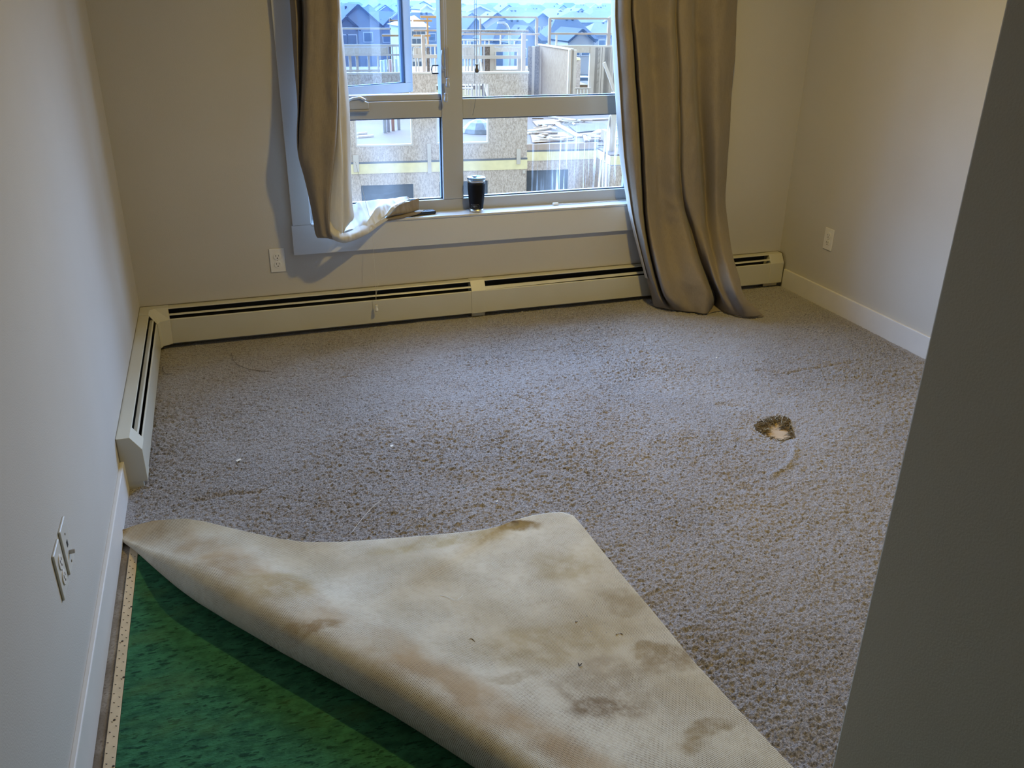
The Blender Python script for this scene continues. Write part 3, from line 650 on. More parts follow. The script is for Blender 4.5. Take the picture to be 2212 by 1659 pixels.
ny, nx = GX.shape
idx = np.full(GX.shape, -1); 
fk = keep[:-1, :-1] & keep[1:, :-1] & keep[:-1, 1:] & keep[1:, 1:]
fk &= ~((GX[:-1, :-1] > XH-.01) & (GY[:-1, :-1] < YF+.001))
used = np.zeros_like(keep); used[:-1, :-1] |= fk; used[1:, :-1] |= fk; used[:-1, 1:] |= fk; used[1:, 1:] |= fk
idx[used] = np.arange(used.sum())
jx = rng.normal(size=GX.shape)*CS*.28; jy = rng.normal(size=GX.shape)*CS*.28
Vc = np.stack([(GX+jx)[used], (GY+jy)[used], z[used]], 1)
Fq = np.stack([idx[:-1, :-1][fk], idx[:-1, 1:][fk], idx[1:, 1:][fk], idx[1:, :-1][fk]], 1)
me = bpy.data.meshes.new('carpet_pile'); me.vertices.add(len(Vc)); me.vertices.foreach_set('co', Vc.astype('f').ravel())
me.loops.add(Fq.size); me.polygons.add(len(Fq)); me.loops.foreach_set('vertex_index', Fq.astype('i').ravel())
me.polygons.foreach_set('loop_start', (np.arange(len(Fq))*4).astype('i')); me.update(calc_edges=True); me.validate()
me.materials.append(m_carpet); cp = link('carpet_pile', me, carpet, True)
# frayed wall of the hole: matted tufts around its rim
m_fray = mat('singed_tufts', (.17, .125, .065), .95, noise_amt=.4, nscale=90); m_fray2 = mat('loose_white_fibres', (.50, .50, .48), .9, noise_amt=.1)
b = MB(); bw = MB(); nH = len(hp)
for k in range(760):
    f = random.random()*nH; i = int(f); t = f-i; p = hp[i % nH]*(1-t)+hp[(i+1) % nH]*t
    inn = hc-p; inn /= np.linalg.norm(inn); farside = p[1] > hc[1]-.02
    z0_ = random.uniform(-.012, .001) if farside else random.uniform(-.016, -.006)
    r_ = random.uniform(.004, .046 if farside else .009); q = p+inn*r_+np.array([random.gauss(0, .012), random.gauss(0, .010)]); p = p+inn*r_*random.random()*.8 if farside else p; p0 = p-inn*.006
    (bw if random.random() < .10 else b).tube([(p0[0], p0[1], z0_), ((p0[0]+q[0])/2, (p0[1]+q[1])/2, z0_+random.uniform(0, .007)), (q[0], q[1], z0_-random.uniform(-.003, .008))], .0016, 5, r2=.0006)
ring_o = [(*(p-(hc-p)/np.linalg.norm(hc-p)*.006), .0) for p in hp]; ring_i = [(*p, -.003) for p in hp]; ring_b = [(*p, FZ) for p in hp]
bb = MB(); V_ = ring_i+ring_b; bb.add(V_, [(i, (i+1) % nH, nH+(i+1) % nH, nH+i) for i in range(nH)])
bb.v += b.v; bb.f += [tuple(len(V_)+i for i in f) for f in b.f]; bb.mi += b.mi
fe = bb.build('hole_edge', m_fray, carpet, label='brown frayed edge of the hole'); fe['kind'] = 'stuff'
bw.build('loose_fibres', m_fray2, carpet, label='pale loose fibres at the hole')['kind'] = 'stuff'
tag(MB().box(hc[0]-.10, hc[0]+.10, hc[1]-.14, hc[1]+.12, FZ+.001, FZ+.004).build('subfloor_patch', mat('pale_subfloor', (.42, .31, .20), .8, noise_amt=.10, nscale=18)), 'pale tan subfloor seen through the hole in the carpet', 'subfloor')

# green underlay
pad = [(.058, -1.55), (.058, YB+.02), (XH-.016, YB+.02), (XH-.016, YF-.02), (XH+.2, YF+.02), (1.7, -2.9), (1.2, -1.9)]
pad[4] = (XH-.016, YF+.02)
pm = MB()
gx = np.linspace(.060, XH-.016, 120); gy = np.linspace(YB+.02, -1.60, 300); GV = [(x, y, -.0105+.0010*noise.noise(Vector((x*25, y*40, 0)))+.0012*noise.noise(Vector((x*90, y*140, 3)))) for y in gy for x in gx]
pm.add(GV, [(j*120+i, j*120+i+1, (j+1)*120+i+1, (j+1)*120+i) for j in range(299) for i in range(119)])
pm.add([(.058, gy[0], FZ), (.058, gy[-1], FZ), (.060, gy[-1], -.0105), (.060, gy[0], -.0105)], [(0, 1, 2, 3)])
tag(pm.build('carpet_underlay', m_pad, None, True), 'green felt carpet pad exposed where the carpet is folded back', 'carpet pad')
# tack strip with two rows of pins
ts = thing('tack_strip', (.045, -2.4, FZ), 'pale wooden tack strip with rows of dark pins along the left wall', 'tack strip')
MB().box(.0345, .0590, -1.60, YB+.05, FZ+.0005, FZ+.0075).build('wood_strip', m_tack, ts, bevel=.0008)
b = MB(); y = -1.66
k = 0
while y > -3.0:
    x = .0410 if k % 2 else .0520; x += random.uniform(-.002, .002)
    b.tube([(x, y, FZ+.0070), (x-.002, y-.0015, FZ+.0112)], .0010, 5, r2=.0004)
    b.lathe([(0, 0), (.0016, 0), (.0012, .0004), (0, .0005)], (x, y, FZ+.0075), 6)
    if k % 9 == 4: b.lathe([(0, 0), (.0030, 0), (.0026, .0012), (0, .0016)], (x+.004, y+.005, FZ+.0075), 10)
    y -= .0155; k += 1
pn = b.build('tack_pins', m_nail, ts); pn['kind'] = 'stuff'

# ------------------------------------------------------------------ curtains
rod = MB(); rod.tube([(.45, -.10, 2.27), (3.1, -.10, 2.27)], .0125, 16)
rodt = thing('curtain_rod', (1.7, -.1, 2.27), 'dark metal curtain rod above the window', 'curtain rod'); m_rod = mat('rod_metal', (.08, .07, .065), .35, metal=1, noise_amt=.05)
rod.build('rod', m_rod, rodt, True)
for x in (.6, 2.95): MB().box(x-.01, x+.01, -.10, 0, 2.255, 2.27).build('bracket', m_rod, rodt)
def toprow(row, z=2.29): return [(p[0], p[1], z) for p in row]
# right curtain
cr = thing('curtain', (2.75, -.15, 0), 'full-length taupe curtain right of the window with its hem trailing on the carpet', 'curtain')
rows_v = [0, 105, 211, 337, 422, 485, 548, 600, 640]
c_left = [1323, 1326, 1332, 1341, 1354, 1366, 1382, 1396, 1407]
groove = [1361, 1367, 1375, 1383, 1387, 1392, 1403, 1416, 1429]
mid = [1502, 1503, 1505, 1514, 1518, 1523, 1537, 1550, 1566]
dia = [1455, 1458, 1462, 1464, 1468, 1486, 1504, 1524, 1540]
right = [1594, 1589, 1579, 1573, 1567, 1573, 1583, 1597, 1608]
gd = [.02, .05, .08, .09, .09, .09, .10, .10, .09]      # groove depth
md = [.02, .03, .04, .05, .045, .03, .03, .02, .01]
dd_ = [.0, .0, .005, .01, .02, .03, .035, .04, .04]
hem = [(1412,660),(1420,663),(1438,666),(1450,668),(1469,671),(1500,674),(1526,677),(1541,661),(1548,664),(1575,676),(1600,682),(1617,685),(1649,681)]
hemw = [PZ(u, v, .012) for u, v in hem]
ctrl = []
for r, v in enumerate(rows_v):
    L0, g0, m0, d0, R0_ = c_left[r], groove[r], mid[r], dia[r], right[r]
    us = [L0, L0+.45*(g0-L0), g0-5, g0+3, g0+11, g0+.45*(d0-g0), d0-9, d0+4, d0+14, m0-8, m0+5, .5*(m0+R0_)+4, R0_]
    yo = [.045, -.025, -.040, gd[r], -.032, .030+.012*math.sin(r*1.3), -.030+.3*dd_[r], dd_[r]+.012, -.024, -.022, md[r]+.018, -.034+.008*math.cos(r), .02]
    f = ss(v, 430, 645) ; row = []
    for c_ in range(13):
        yb = -.115; yy = (yb*(1-f) + (hemw[c_][1]+.02)*f) + yo[c_]*(1-.25*f)
        row.append(PY(us[c_], v, yy))
    ctrl.append(row)
ctrl.append(hemw)
ctrl = [toprow(ctrl[0], 2.29), [(p[0], p[1], 1.9) for p in ctrl[0]]]+ctrl
C_ = np.array(ctrl, float); C_[:, 0, 1] = np.where(C_[:, 0, 2] > .2, np.minimum(C_[:, 0, 1], -.04), C_[:, 0, 1]); C_[:, :, 1] = np.where(C_[:, :, 2] > .3, np.minimum(C_[:, :, 1], -.028), np.minimum(C_[:, :, 1], -.085))
# keep the sight line when y was clamped
for r in range(2, len(C_)):
    for c_ in range(13):
        o_ = np.array(ctrl[r][c_], float)
        if abs(C_[r, c_, 1]-o_[1]) > 1e-6: C_[r, c_] = CAM+(o_-CAM)*((C_[r, c_, 1]-CAM[1])/(o_[1]-CAM[1]))
C_[:, :, 2] = np.maximum(C_[:, :, 2], .010)
sheet('curtain_panel', C_, 230, 200, m_curtain, cr, rip=.011, seed=3)
# lining seen as a pale strip at its window side
lin = []
for r in range(len(C_)-2):
    p = C_[r, 0]; q = p+np.array([.010, .030, 0]); e = C_[r, 1]+np.array([.01, .02, 0]); m_ = p+np.array([.0, .004, 0])
    s_ = p*.5+C_[r, 1]*.5+np.array([-.010, -.012, 0])
    lin.append([q, m_+np.array([-.004, -.002, 0]), s_])
sheet('curtain_lining', lin, 14, 150, m_lining, cr, rip=.003, seed=9, label='pale lining along the window side')
# folded hem turned over at the floor
hm = [[PZ(u, v, z_) for u, v, z_ in ((1530, 655, .02), (1560, 664, .02), (1600, 672, .03), (1625, 676, .022), (1650, 681, .01))],
      [PZ(u, v, .006) for u, v in ((1528, 678), (1556, 672), (1592, 683), (1618, 686), (1650, 683))]]
sheet('curtain_hem', hm, 40, 8, m_curtain, cr, label='corner of the hem flipped on the carpet')

# left curtain, bundled and swept up onto the sill
cl_ = thing('curtain', (.95, -.15, .5), 'taupe curtain left of the window, bunched up with its hem thrown over the sill', 'curtain')
rv = [0, 70, 157, 235, 298, 339, 382, 430, 470, 500, 513]
cA = [626, 631, 637, 643, 641, 645, 657, 668, 676, 680, 686]
cG = [650, 652, 650, 646.5, 644, 648, 660, 671, 679, 684, 689]      # dark groove
cR = [731, 731, 731, 729, 726, 722, 718, 713.5, 711.5, 715, 721]
gdp = [.07, .07, .06, .04, .015, .0, 0, 0, 0, 0, 0]
body = [-.17, -.175, -.18, -.19, -.20, -.20, -.20, -.20, -.20, -.19, -.18]
ct = []
for r, v in enumerate(rv):
    A0, g0, R0_ = cA[r], cG[r], cR[r]; w_ = R0_-g0; y_ = body[r]
    us = [A0, (A0+g0)/2, g0, g0+w_*.10, g0+w_*.35, g0+w_*.62, g0+w_*.84, R0_-1.5, R0_+1]
    yo = [.10, .045, .045+gdp[r], .012, -.004, .004, -.006, -.004, .03]
    if r > 4: yo[0:4] = [.05, .04, .03, .012]
    ct.append([PY(u, v, y_+q) for u, q in zip(us, yo)])
ct.append([PY(u, v, -.155+q) for (u, v), q in zip([(692,507),(694,508),(697,510),(700,512),(706,514),(712,516),(718,517.5),(722,518),(727,517)], [.02]*9)])
ct = [toprow(ct[0]), [(p[0], p[1], 1.9) for p in ct[0]]]+ct
sheet('curtain_panel', ct, 150, 170, m_curtain, cl_, rip=.011, seed=5)
lv = [0, 70, 125, 204, 266, 345, 392, 439, 470, 490, 503]
l0 = [731, 731, 731, 730, 727.5, 722, 717, 712.5, 711, 715, 723]
l1 = [732, 732.5, 733, 735, 737, 740, 740, 740, 740, 740, 740]
l2 = [734.5, 740, 745, 753, 756, 757.5, 759, 761, 764, 752, 742]
lt_ = []
for r, v in enumerate(lv):
    a, b2, c2 = l0[r], l1[r], l2[r]; y_ = -.17
    k_ = min(1, r/5)
    lt_.append([PY(a+.5, v+(12 if r > 8 else 0)*(r-8)*.4, y_+.005), PY((a+b2)/2, v+(6 if r > 8 else 0), y_-.006*k_), PY(b2-1.5, v, y_-.004*k_), PY(b2+.5, v, y_+.022*k_), PY((b2+c2)/2+1, v, y_+.020), PY(c2, v-(6 if r > 8 else 0), y_+.05)])
lt_ = [toprow(lt_[0]), [(p[0], p[1], 1.9) for p in lt_[0]]]+lt_
sheet('curtain_lining', lt_, 60, 160, m_lining, cl_, rip=.006, seed=12, label='beige lining turned towards the window')
# bottom loop, beige
lo = [[PY(u, v, y) for u, v, y in ((713,478,-.17),(722,492,-.18),(733,500,-.18),(741,504,-.16),(756,500,-.13),(778,489,-.10),(800,478,-.06),(828,464,-.03))],
      [PY(u, v, y) for u, v, y in ((709,490,-.19),(720,506,-.20),(735,514,-.20),(748,513,-.185),(766,506,-.16),(786,496,-.12),(806,484,-.08),(832,470,-.045))],
      [PY(u, v, y) for u, v, y in ((713,505,-.18),(722,518,-.18),(740,524.5,-.175),(755,522,-.165),(775,514,-.14),(797,503,-.11),(816,489,-.075),(838,474,-.04))],
      [PY(u, v, y) for u, v, y in ((716,504,-.13),(724,516,-.13),(741,521,-.13),(756,518,-.12),(776,511,-.10),(797,500,-.08),(816,487,-.05),(838,473,-.03))]]
sheet('hem_loop', lo, 90, 40, m_lining, cl_, rip=.008, fr=2.4, seed=21, label='beige loop where the hem swings up to the sill')
# white lining laid on the sill
wh = [[PY(u, v, y) for u, v, y in ((757,447,.03),(775,437,.045),(800,433,.05),(825,431,.05),(850,428,.045),(870,425.5,.04),(879,424,.03))],
      [PY(u, v, y) for u, v, y in ((764,462,-.01),(782,455,.00),(803,455,-.01),(822,441,.01),(843,441,.00),(862,436,.01),(884,430,.02))],
      [PY(u, v, y) for u, v, y in ((757,480,-.05),(776,478,-.06),(797,470,-.055),(814,449,-.03),(832,462,-.045),(848,446,-.03),(872,437,.0))],
      [PY(u, v, y) for u, v, y in ((748,492,-.09),(768,489,-.09),(786,489,-.09),(806,470,-.06),(826,470,-.055),(842,458,-.04),(862,442,-.02))],
      [PY(u, v, y) for u, v, y in ((743,501,-.12),(762,495,-.11),(789,507,-.12),(808,487,-.085),(829,470,-.05),(840,463,-.04),(853,450,-.03))]]
sheet('lining_drape', wh, 100, 60, m_lining_lit, cl_, rip=.010, fr=2.4, seed=33, label='white lining folded over the sill')
br = [[PY(u, v, y) for u, v, y in ((838,464,-.02),(853,449,-.01),(868,441,.0),(885,435,.01),(905,427.5,.02))],
      [PY(u, v, y) for u, v, y in ((834,470,-.03),(850,463,-.035),(868,459,-.03),(886,456,-.02),(905,449,-.01))],
      [PY(u, v, y) for u, v, y in ((832,472,-.012),(850,467,-.010),(868,464,-.008),(886,459,-.004),(905,453,.0))]]
sheet('folded_cloth', br, 50, 24, m_curtain, cl_, rip=.006, fr=2.4, seed=41, label='brown fold resting on the sill')
br2 = [[PY(u, v, y) for u, v, y in ((836,468,.0),(855,463,.0),(875,458,.005),(897,453,.01),(917,454,.01))],
       [PY(u, v, y) for u, v, y in ((832,473,-.03),(852,470,-.032),(872,466,-.03),(892,461,-.02),(912,457,-.005))],
       [PY(u, v, y) for u, v, y in ((826,478,-.028),(846,476,-.030),(868,472,-.030),(888,467,-.024),(906,461,-.012))]]
sheet('folded_cloth', br2, 50, 24, m_curtain, cl_, rip=.005, fr=2.4, seed=44, label='lower brown fold resting on the sill')

# ------------------------------------------------------------------ small things on and by the sill
SZ = .5305
tx, ty = 1.630, .022
tm = thing('tumbler', (tx, ty, SZ), 'black insulated tumbler with a clear lid standing on the window sill', 'tumbler')
def rad(z): return .0335+.0095*ss(z, 0, .13)
prof = [(0, .0), (.031, 0), (.0335, .002)]+[(float(rad(z)), z) for z in (.004, .016)]
MB().lathe(prof, (tx, ty, SZ), 48).build('steel_base', m_steel, tm, True)
MB().lathe([(0, .016)]+[(float(rad(z))+.0008, float(z)) for z in np.linspace(.016, .146, 14)]+[(0, .146)], (tx, ty, SZ), 48).build('cup_body', m_powder, tm, True)
MB().lathe([(0, .146), (.0432, .146), (.0438, .160), (.0425, .161), (0, .161)], (tx, ty, SZ), 48).build('steel_rim', m_steel, tm, True)
MB().lathe([(0, .158), (.0445, .159), (.0460, .163), (.0460, .168), (.0440, .171), (.0400, .171), (.0365, .166), (0, .166)], (tx, ty, SZ), 48).build('lid', m_lid, tm, True, label='clear lid')
MB().box(tx-.008, tx+.008, ty+.018, ty+.042, SZ+.167, SZ+.1712).build('lid_slider', m_lid, tm, bevel=.002)
fc = bpy.data.curves.new('logo', 'FONT'); fc.body = 'YETI'; fc.size = .0135; fc.align_x = 'CENTER'; fc.extrude = .0002
fo_ = bpy.data.objects.new('logo', fc); COL.objects.link(fo_); bpy.context.view_layer.update()
lm = bpy.data.meshes.new_from_object(fo_.evaluated_get(bpy.context.evaluated_depsgraph_get())); bpy.data.objects.remove(fo_)
view = math.atan2(CAM[1]-ty, CAM[0]-tx)-.24
def wrap(x, z, dr=0.0): r_ = float(rad(z))+.0012+dr; a_ = view+x/r_; return (tx+r_*math.cos(a_), ty+r_*math.sin(a_), SZ+z)
for v_ in lm.vertices: v_.co = wrap(v_.co.x*1.0, .0265+v_.co.y, v_.co.z)
lm.materials.append(m_logo); link('logo', lm, tm, label='YETI logo lettering')
b = MB(); zz = (.022, .040); xx = (-.0215, .0215)
for (xa, za, xb, zb) in ((xx[0], zz[0], xx[1], zz[0]), (xx[0], zz[1], xx[1], zz[1]), (xx[0], zz[0], xx[0], zz[1]), (xx[1], zz[0], xx[1], zz[1])):
    b.tube([wrap(xa+(xb-xa)*k/8, za+(zb-za)*k/8) for k in range(9)], .00035, 6)
b.build('logo_frame', m_logo, tm)
# remote control
rc = thing('remote_control', (1.40, .005, SZ), 'black remote control on the sill, half under the curtain', 'remote control')
ra, rb = PY(900, 457, .015), PY(943, 449, .012); dr = np.array([rb[0]-ra[0], .012, 0]); dr /= np.linalg.norm(dr); ds = np.array([-dr[1], dr[0], 0]); o = np.array([rb[0]-.15, -.004, SZ+.0005])
MB().obox(o, dr*.15, ds*.042, (0, 0, .017)).build('remote_body', m_remote, rc, bevel=.006, seg=3)
b = MB()
for i in range(14):
    for j in range(3): b.obox(o+dr*(.012+i*.0095)+ds*(.007+j*.011)+np.array([0, 0, .017]), dr*.006, ds*.007, (0, 0, .0012))
bt = b.build('remote_buttons', m_button, rc); bt['kind'] = 'stuff'
# blind cords and tassels
def tassel_prof(s=1.0): return [(0, 0), (.0045*s, .0005), (.0068*s, .004), (.0070*s, .009), (.0045*s, .016), (.0038*s, .020), (.0056*s, .0262), (.0052*s, .028), (0, .028)]
def cordthing(nm, pts, r, mc, lab, cat, tz=None, mt=None, s=1.0):
    t = thing(nm, tuple(pts[0]), lab, cat); MB().tube(pts, r, 6).build('cord', mc, t, True)
    if mt: e = pts[-1]; MB().lathe([(a*s, h*s-.024*s) for a, h in tassel_prof()], tuple(e), 16).build('tassel', mt, t, True, label='small bell-shaped pull')
    return t
yT = .030
e1_ = PY(967, 172, yT); cordthing('blind_cord', [(e1_[0]-.004, yT, 2.0), (e1_[0]-.002, yT, 1.5), e1_], .0008, m_cord, 'thin pale blind cord over the mullion ending in the upper clear tassel', 'blind cord', mt=m_tassel, s=1.45)
e2_ = PY(963, 204, yT); cordthing('blind_cord', [(e2_[0]-.006, yT, 2.0), (e2_[0]-.001, yT, 1.5), e2_], .0008, m_cord, 'thin pale blind cord over the mullion ending in the lower clear tassel', 'blind cord', mt=m_tassel, s=1.45)
e3_ = PY(1030, 141, yT); cordthing('blind_cord', [(e3_[0]-.002, yT, 2.0), (e3_[0]-.001, yT, 1.6), e3_], .0010, m_cord_dark, 'dark blind cord with a brown tassel in front of the upper right pane', 'blind cord', mt=m_tassel_d, s=1.4)
cpts = [(PY(1025, 0, yT)[0], yT, 2.0)]+[PY(u, v, yT) for u, v in ((1025, 60), (1025.5, 140), (1026, 205), (1027, 215), (1025, 230), (1021, 249))]
cordthing('blind_cord', cpts, .0009, m_cord_dark, 'loose thin cord beside the brown tassel, crossing the transom bar', 'blind cord')
cp_ = [(PY(745, 250, -.03)[0], -.03, 2.0)]+[PY(u, v, y) for u, v, y in ((757, 300, -.03), (768, 350, -.035), (783, 410, -.045), (797, 465, -.055), (803, 485, -.07), (806, 515, -.075), (808, 560, -.088), (811, 600, -.095), (812, 640, -.098), (813, 661, -.100))]
sm_ = [catmull(np.array(cp_), k/40) for k in range(41)]
cordthing('blind_cord', sm_, .0009, m_cord, 'long thin blind cord hanging past the apron to the heater', 'blind cord', mt=m_whitepl, s=1.25)
lp = [PY(u, v, y) for u, v, y in ((811, 610, -.09), (817, 612, -.10), (815, 624, -.10), (812, 640, -.10))]
cordthing('string_loop', [catmull(np.array(lp), k/16) for k in range(17)], .0008, m_cord, 'small curl of string above the white pull at the heater', 'string')
# white cable end on the sill
ce = thing('cable', (1.95, .03, SZ), 'thin white cable with a connector lying along the window sill', 'cable')
c0 = PY(1194, 434, .045); c1 = PY(1206, 432, .043)
MB().box(c0[0], c1[0], .034, .050, SZ+.0005, SZ+.013).build('connector', m_whitepl, ce, bevel=.003)
MB().tube([(c1[0], .042, SZ+.006), (c1[0]+.10, .040, SZ+.003), (c1[0]+.22, .046, SZ+.003), (2.50, .05, SZ+.003)], .0016, 8).build('cable_lead', m_whitepl, ce, True)

# scraps and hairs on the carpet and the folded backing
def scrap(u, v, w_, d_, lab, z=.004, m=m_scrap, rz=.4):
    p = PZ(u, v, z); e = np.array([math.cos(rz), math.sin(rz), .15]); f = np.array([-math.sin(rz), math.cos(rz), .1])
    tag(MB().obox(p, e*w_, f*d_, (0, 0, .0015)).build('paper_scrap', m, bevel=.0004), lab, 'scrap')
scrap(512, 998, .017, .010, 'white paper chip on the carpet in front of the left heater')
scrap(845, 966, .011, .009, 'white crumb on the carpet, right of the paper chip')
scrap(1073, 1085, .007, .005, 'tiny pale crumb on the carpet behind the folded corner')
scrap(1548, 774, .006, .006, 'tiny pale speck on the carpet before the right curtain')
def hair(pts, lab, r=.0006, z=.006, m=m_hair):
    q = np.array([PZ(u, v, z) for u, v in pts]); tag(MB().tube([catmull(q, k/24) for k in range(25)], r, 5).build('hair_strand', m, None, True), lab, 'hair strand')
hair([(500,762),(505,780),(520,791),(545,799),(580,802)], 'long curved dark hair on the carpet below the window-wall heater', .0011)
hair([(353,790),(352,800),(360,808),(372,806)], 'short curled hair beside the left heater', .0009)
hair([(760,1150),(775,1130),(800,1100),(830,1075)], 'pale straight fibre on the carpet behind the fold', .0006, .007, m_scrap)
def zflap(u, v):
    p = PZ(u, v, .03); j = np.argmin((V[:, 0]-p[0])**2+(V[:, 1]-p[1])**2); return V[j, 2]+.001
hair([(936,1305),(940,1290),(960,1287),(985,1296),(1000,1285)], 'fine white hair curled on the folded backing', .0005, zflap(960, 1290), m_scrap)
hair([(1013,1382),(1019,1380),(1026,1386)], 'brown fibre scrap on the folded backing', .0013, zflap(1019, 1383)+.001, m_fray)
hair([(1249,1432),(1252,1437),(1257,1433)], 'dark fibre scrap near the brown stains', .0012, zflap(1252, 1435)+.001, m_frass)
p = PZ(526, 1252, zflap(526, 1252)); tag(MB().lathe([(0, 0), (.0025, 0), (.001, .003), (0, .004)], p, 6).build('dirt_crumb', m_frass), 'small dark crumb on the left part of the folded backing', 'crumb')

# ================================================================== outside
ang = math.radians(-6); E1 = np.array([math.cos(ang), math.sin(ang), 0]); E2 = np.array([-E1[1], E1[0], 0]); r0 = ray(950, 360); P0 = CAM+r0*(22/r0[1])
def W3(a, d, z): q = P0+E1*a+E2*d; return np.array([q[0], q[1], z])
def F_(u, v, off=0):
    r = ray(u, v); t = ((P0-CAM)@E2+off)/(r@E2); q = CAM+r*t; return (q-P0)@E1, q[2]
def fbox(b, a0, a1, d0, d1, z0, z1, mi=0):
    return b.obox(W3(a0, d0, z0), E1*(a1-a0), E2*(d1-d0), (0, 0, z1-z0), mi)
GZ = -9.0
struct(MB().box(-260, 420, 2, 620, GZ-1, GZ).build('ground', m_ground), 'frosty open ground around the houses', 'ground')
bu = thing('building_under_construction', (*W3(0, 4, GZ)[:2], GZ), 'unfinished timber-framed building with strand-board walls outside the window', 'building')
# lower storey and the wall with openings
ZB0, ZB1 = -2.66, -2.41                              # rim band
b = MB()
def wallz(b, a0, a1, z0, z1, d=0, th=.012): return fbox(b, a0, a1, d, d+th, z0, z1)
wallz(b, -6, -2.08, -2.41, -.27); wallz(b, -2.08, -.71, -2.41, -1.95); wallz(b, -2.08, -.71, -.62, -.27); wallz(b, -.71, -.04, -2.41, -.27)
wallz(b, -.04, 1.26, -2.41, -1.94); wallz(b, -.04, 1.26, -.51, -.27); wallz(b, 1.26, 2.32, -2.41, -.27)
b.build('upper_sheathing', m_osb, bu)
b = MB()
wallz(b, -6, -2.05, GZ, -2.66); wallz(b, -2.05, -.70, GZ, -4.0); wallz(b, -2.05, -.70, -2.96, -2.66); wallz(b, -.70, -.02, GZ, -2.66); wallz(b, -.02, 1.28, GZ, -4.0); wallz(b, -.02, 1.28, -2.93, -2.66); wallz(b, 1.28, 2.32, GZ, -2.66)
fbox(b, 2.31, 2.322, 0, 1.15, GZ, -2.41)
R1 = 1.15
wallz(b, 2.32, 2.60, GZ, -2.66, R1); wallz(b, 2.60, 3.83, GZ, -3.9, R1); wallz(b, 2.60, 3.83, -2.92, -2.66, R1); wallz(b, 3.83, 4.62, GZ, -2.66, R1)
fbox(b, 4.62, 4.632, -.1, R1, GZ, -2.62); wallz(b, 4.62, 9, GZ, -2.62, -.1)
b.build('lower_sheathing', m_osb, bu)
b = MB(); fbox(b, -6, 2.33, -.02, 0, ZB0, ZB1); fbox(b, 2.33, 4.60, R1-.02, R1, ZB0+.01, ZB1); fbox(b, 4.60, 9, -.12, -.10, -2.60, -2.37); fbox(b, 4.60, 4.62, -.12, R1, -2.60, -2.37); b.build('rim_board', m_rim, bu)
b = MB(); fbox(b, -6, 2.33, -.024, 0, ZB1, ZB1+.045); fbox(b, 2.33, 4.60, R1-.024, R1, ZB1, ZB1+.04); b.build('flashing_strip', mat('dark_flashing', (.16, .16, .17), .6, noise_amt=.05), bu)
for (a0, a1, zt, d) in ((-2.05, -.70, -2.96, 0), (-.02, 1.28, -2.93, 0), (2.60, 3.83, -2.92, R1)):
    b = MB(); fbox(b, a0, a1, d+.10, d+.13, -4.0, zt); b.build('opening_shade_panel', m_openwin, bu, label='dark panel for the shade inside a window opening')  # dark panel set back to stand for the unlit inside
for (a0, a1, z0, z1) in ((-2.08, -.71, -1.95, -.62), (-.04, 1.26, -1.94, -.51)):
    b = MB(); fbox(b, a0-.04, a0, -.01, .12, z0, z1); fbox(b, a1, a1+.04, -.01, .12, z0, z1); fbox(b, a0-.04, a1+.04, -.01, .12, z0-.04, z0); b.build('opening_frame', m_lumber_w, bu)
b = MB(); fbox(b, -6, 2.34, -.01, .12, -.27, -.225); b.build('wall_top_plate', m_lumber_w, bu)
# floor deck and the recessed deck with its front board
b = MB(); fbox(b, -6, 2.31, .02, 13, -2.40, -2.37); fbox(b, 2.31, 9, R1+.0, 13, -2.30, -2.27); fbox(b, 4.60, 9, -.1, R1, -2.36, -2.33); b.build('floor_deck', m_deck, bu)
b = MB(); fbox(b, 2.32, 4.62, R1-.03, R1+.01, -2.36, -2.20); b.build('deck_edge_board', m_lumber, bu)
# small boards nailed to the face
for (u0, v0, u1, v1, m_) in ((924, 310, 930, 374, m_lumber_w), (1115, 321, 1124, 354, m_lumber_w), (764, 334, 774, 371, m_lumber_w), (1128, 367, 1134, 374, m_lumber_w)):
    a0, z0 = F_(u0, v1); a1, z1 = F_(u1, v0); b = MB(); fbox(b, a0, a1, -.05, -.02, z0, z1); b.build('face_board', m_, bu)
def stick(nm, u0, v0, u1, v1, off, w_=.05, m=m_lumber, d2=None, parent=bu, lab=None, off2=None):
    a0, z0 = F_(u0, v0, off); a1, z1 = F_(u1, v1, off if off2 is None else off2)
    return MB().beam(W3(a0, off, z0), W3(a1, off if off2 is None else off2, z1), .04, w_, 0, upv=(E2[0], E2[1], 0) if False else (0, 0, 1)).build(nm, m, parent, label=lab)
def vstud(u, v0, v1, off, wpx, m, nm='stud'):
    a0, zt = F_(u-wpx/2, v0, off); a1, zb = F_(u+wpx/2, v1, off); b = MB(); fbox(b, a0, a1, off, off+.12, min(zt, zb), max(zt, zb)); return b.build(nm, m, bu)
def hbar(u0, u1, v0, v1, off, m, nm='rail', dep=.08):
    a0, zt = F_(u0, v0, off); a1, zb = F_(u1, v1, off); b = MB(); zt = F_((u0+u1)/2, v0, off)[1]; zb = F_((u0+u1)/2, v1, off)[1]; fbox(b, a0, a1, off, off+dep, zb, zt); return b.build(nm, m, bu)
O2 = 12
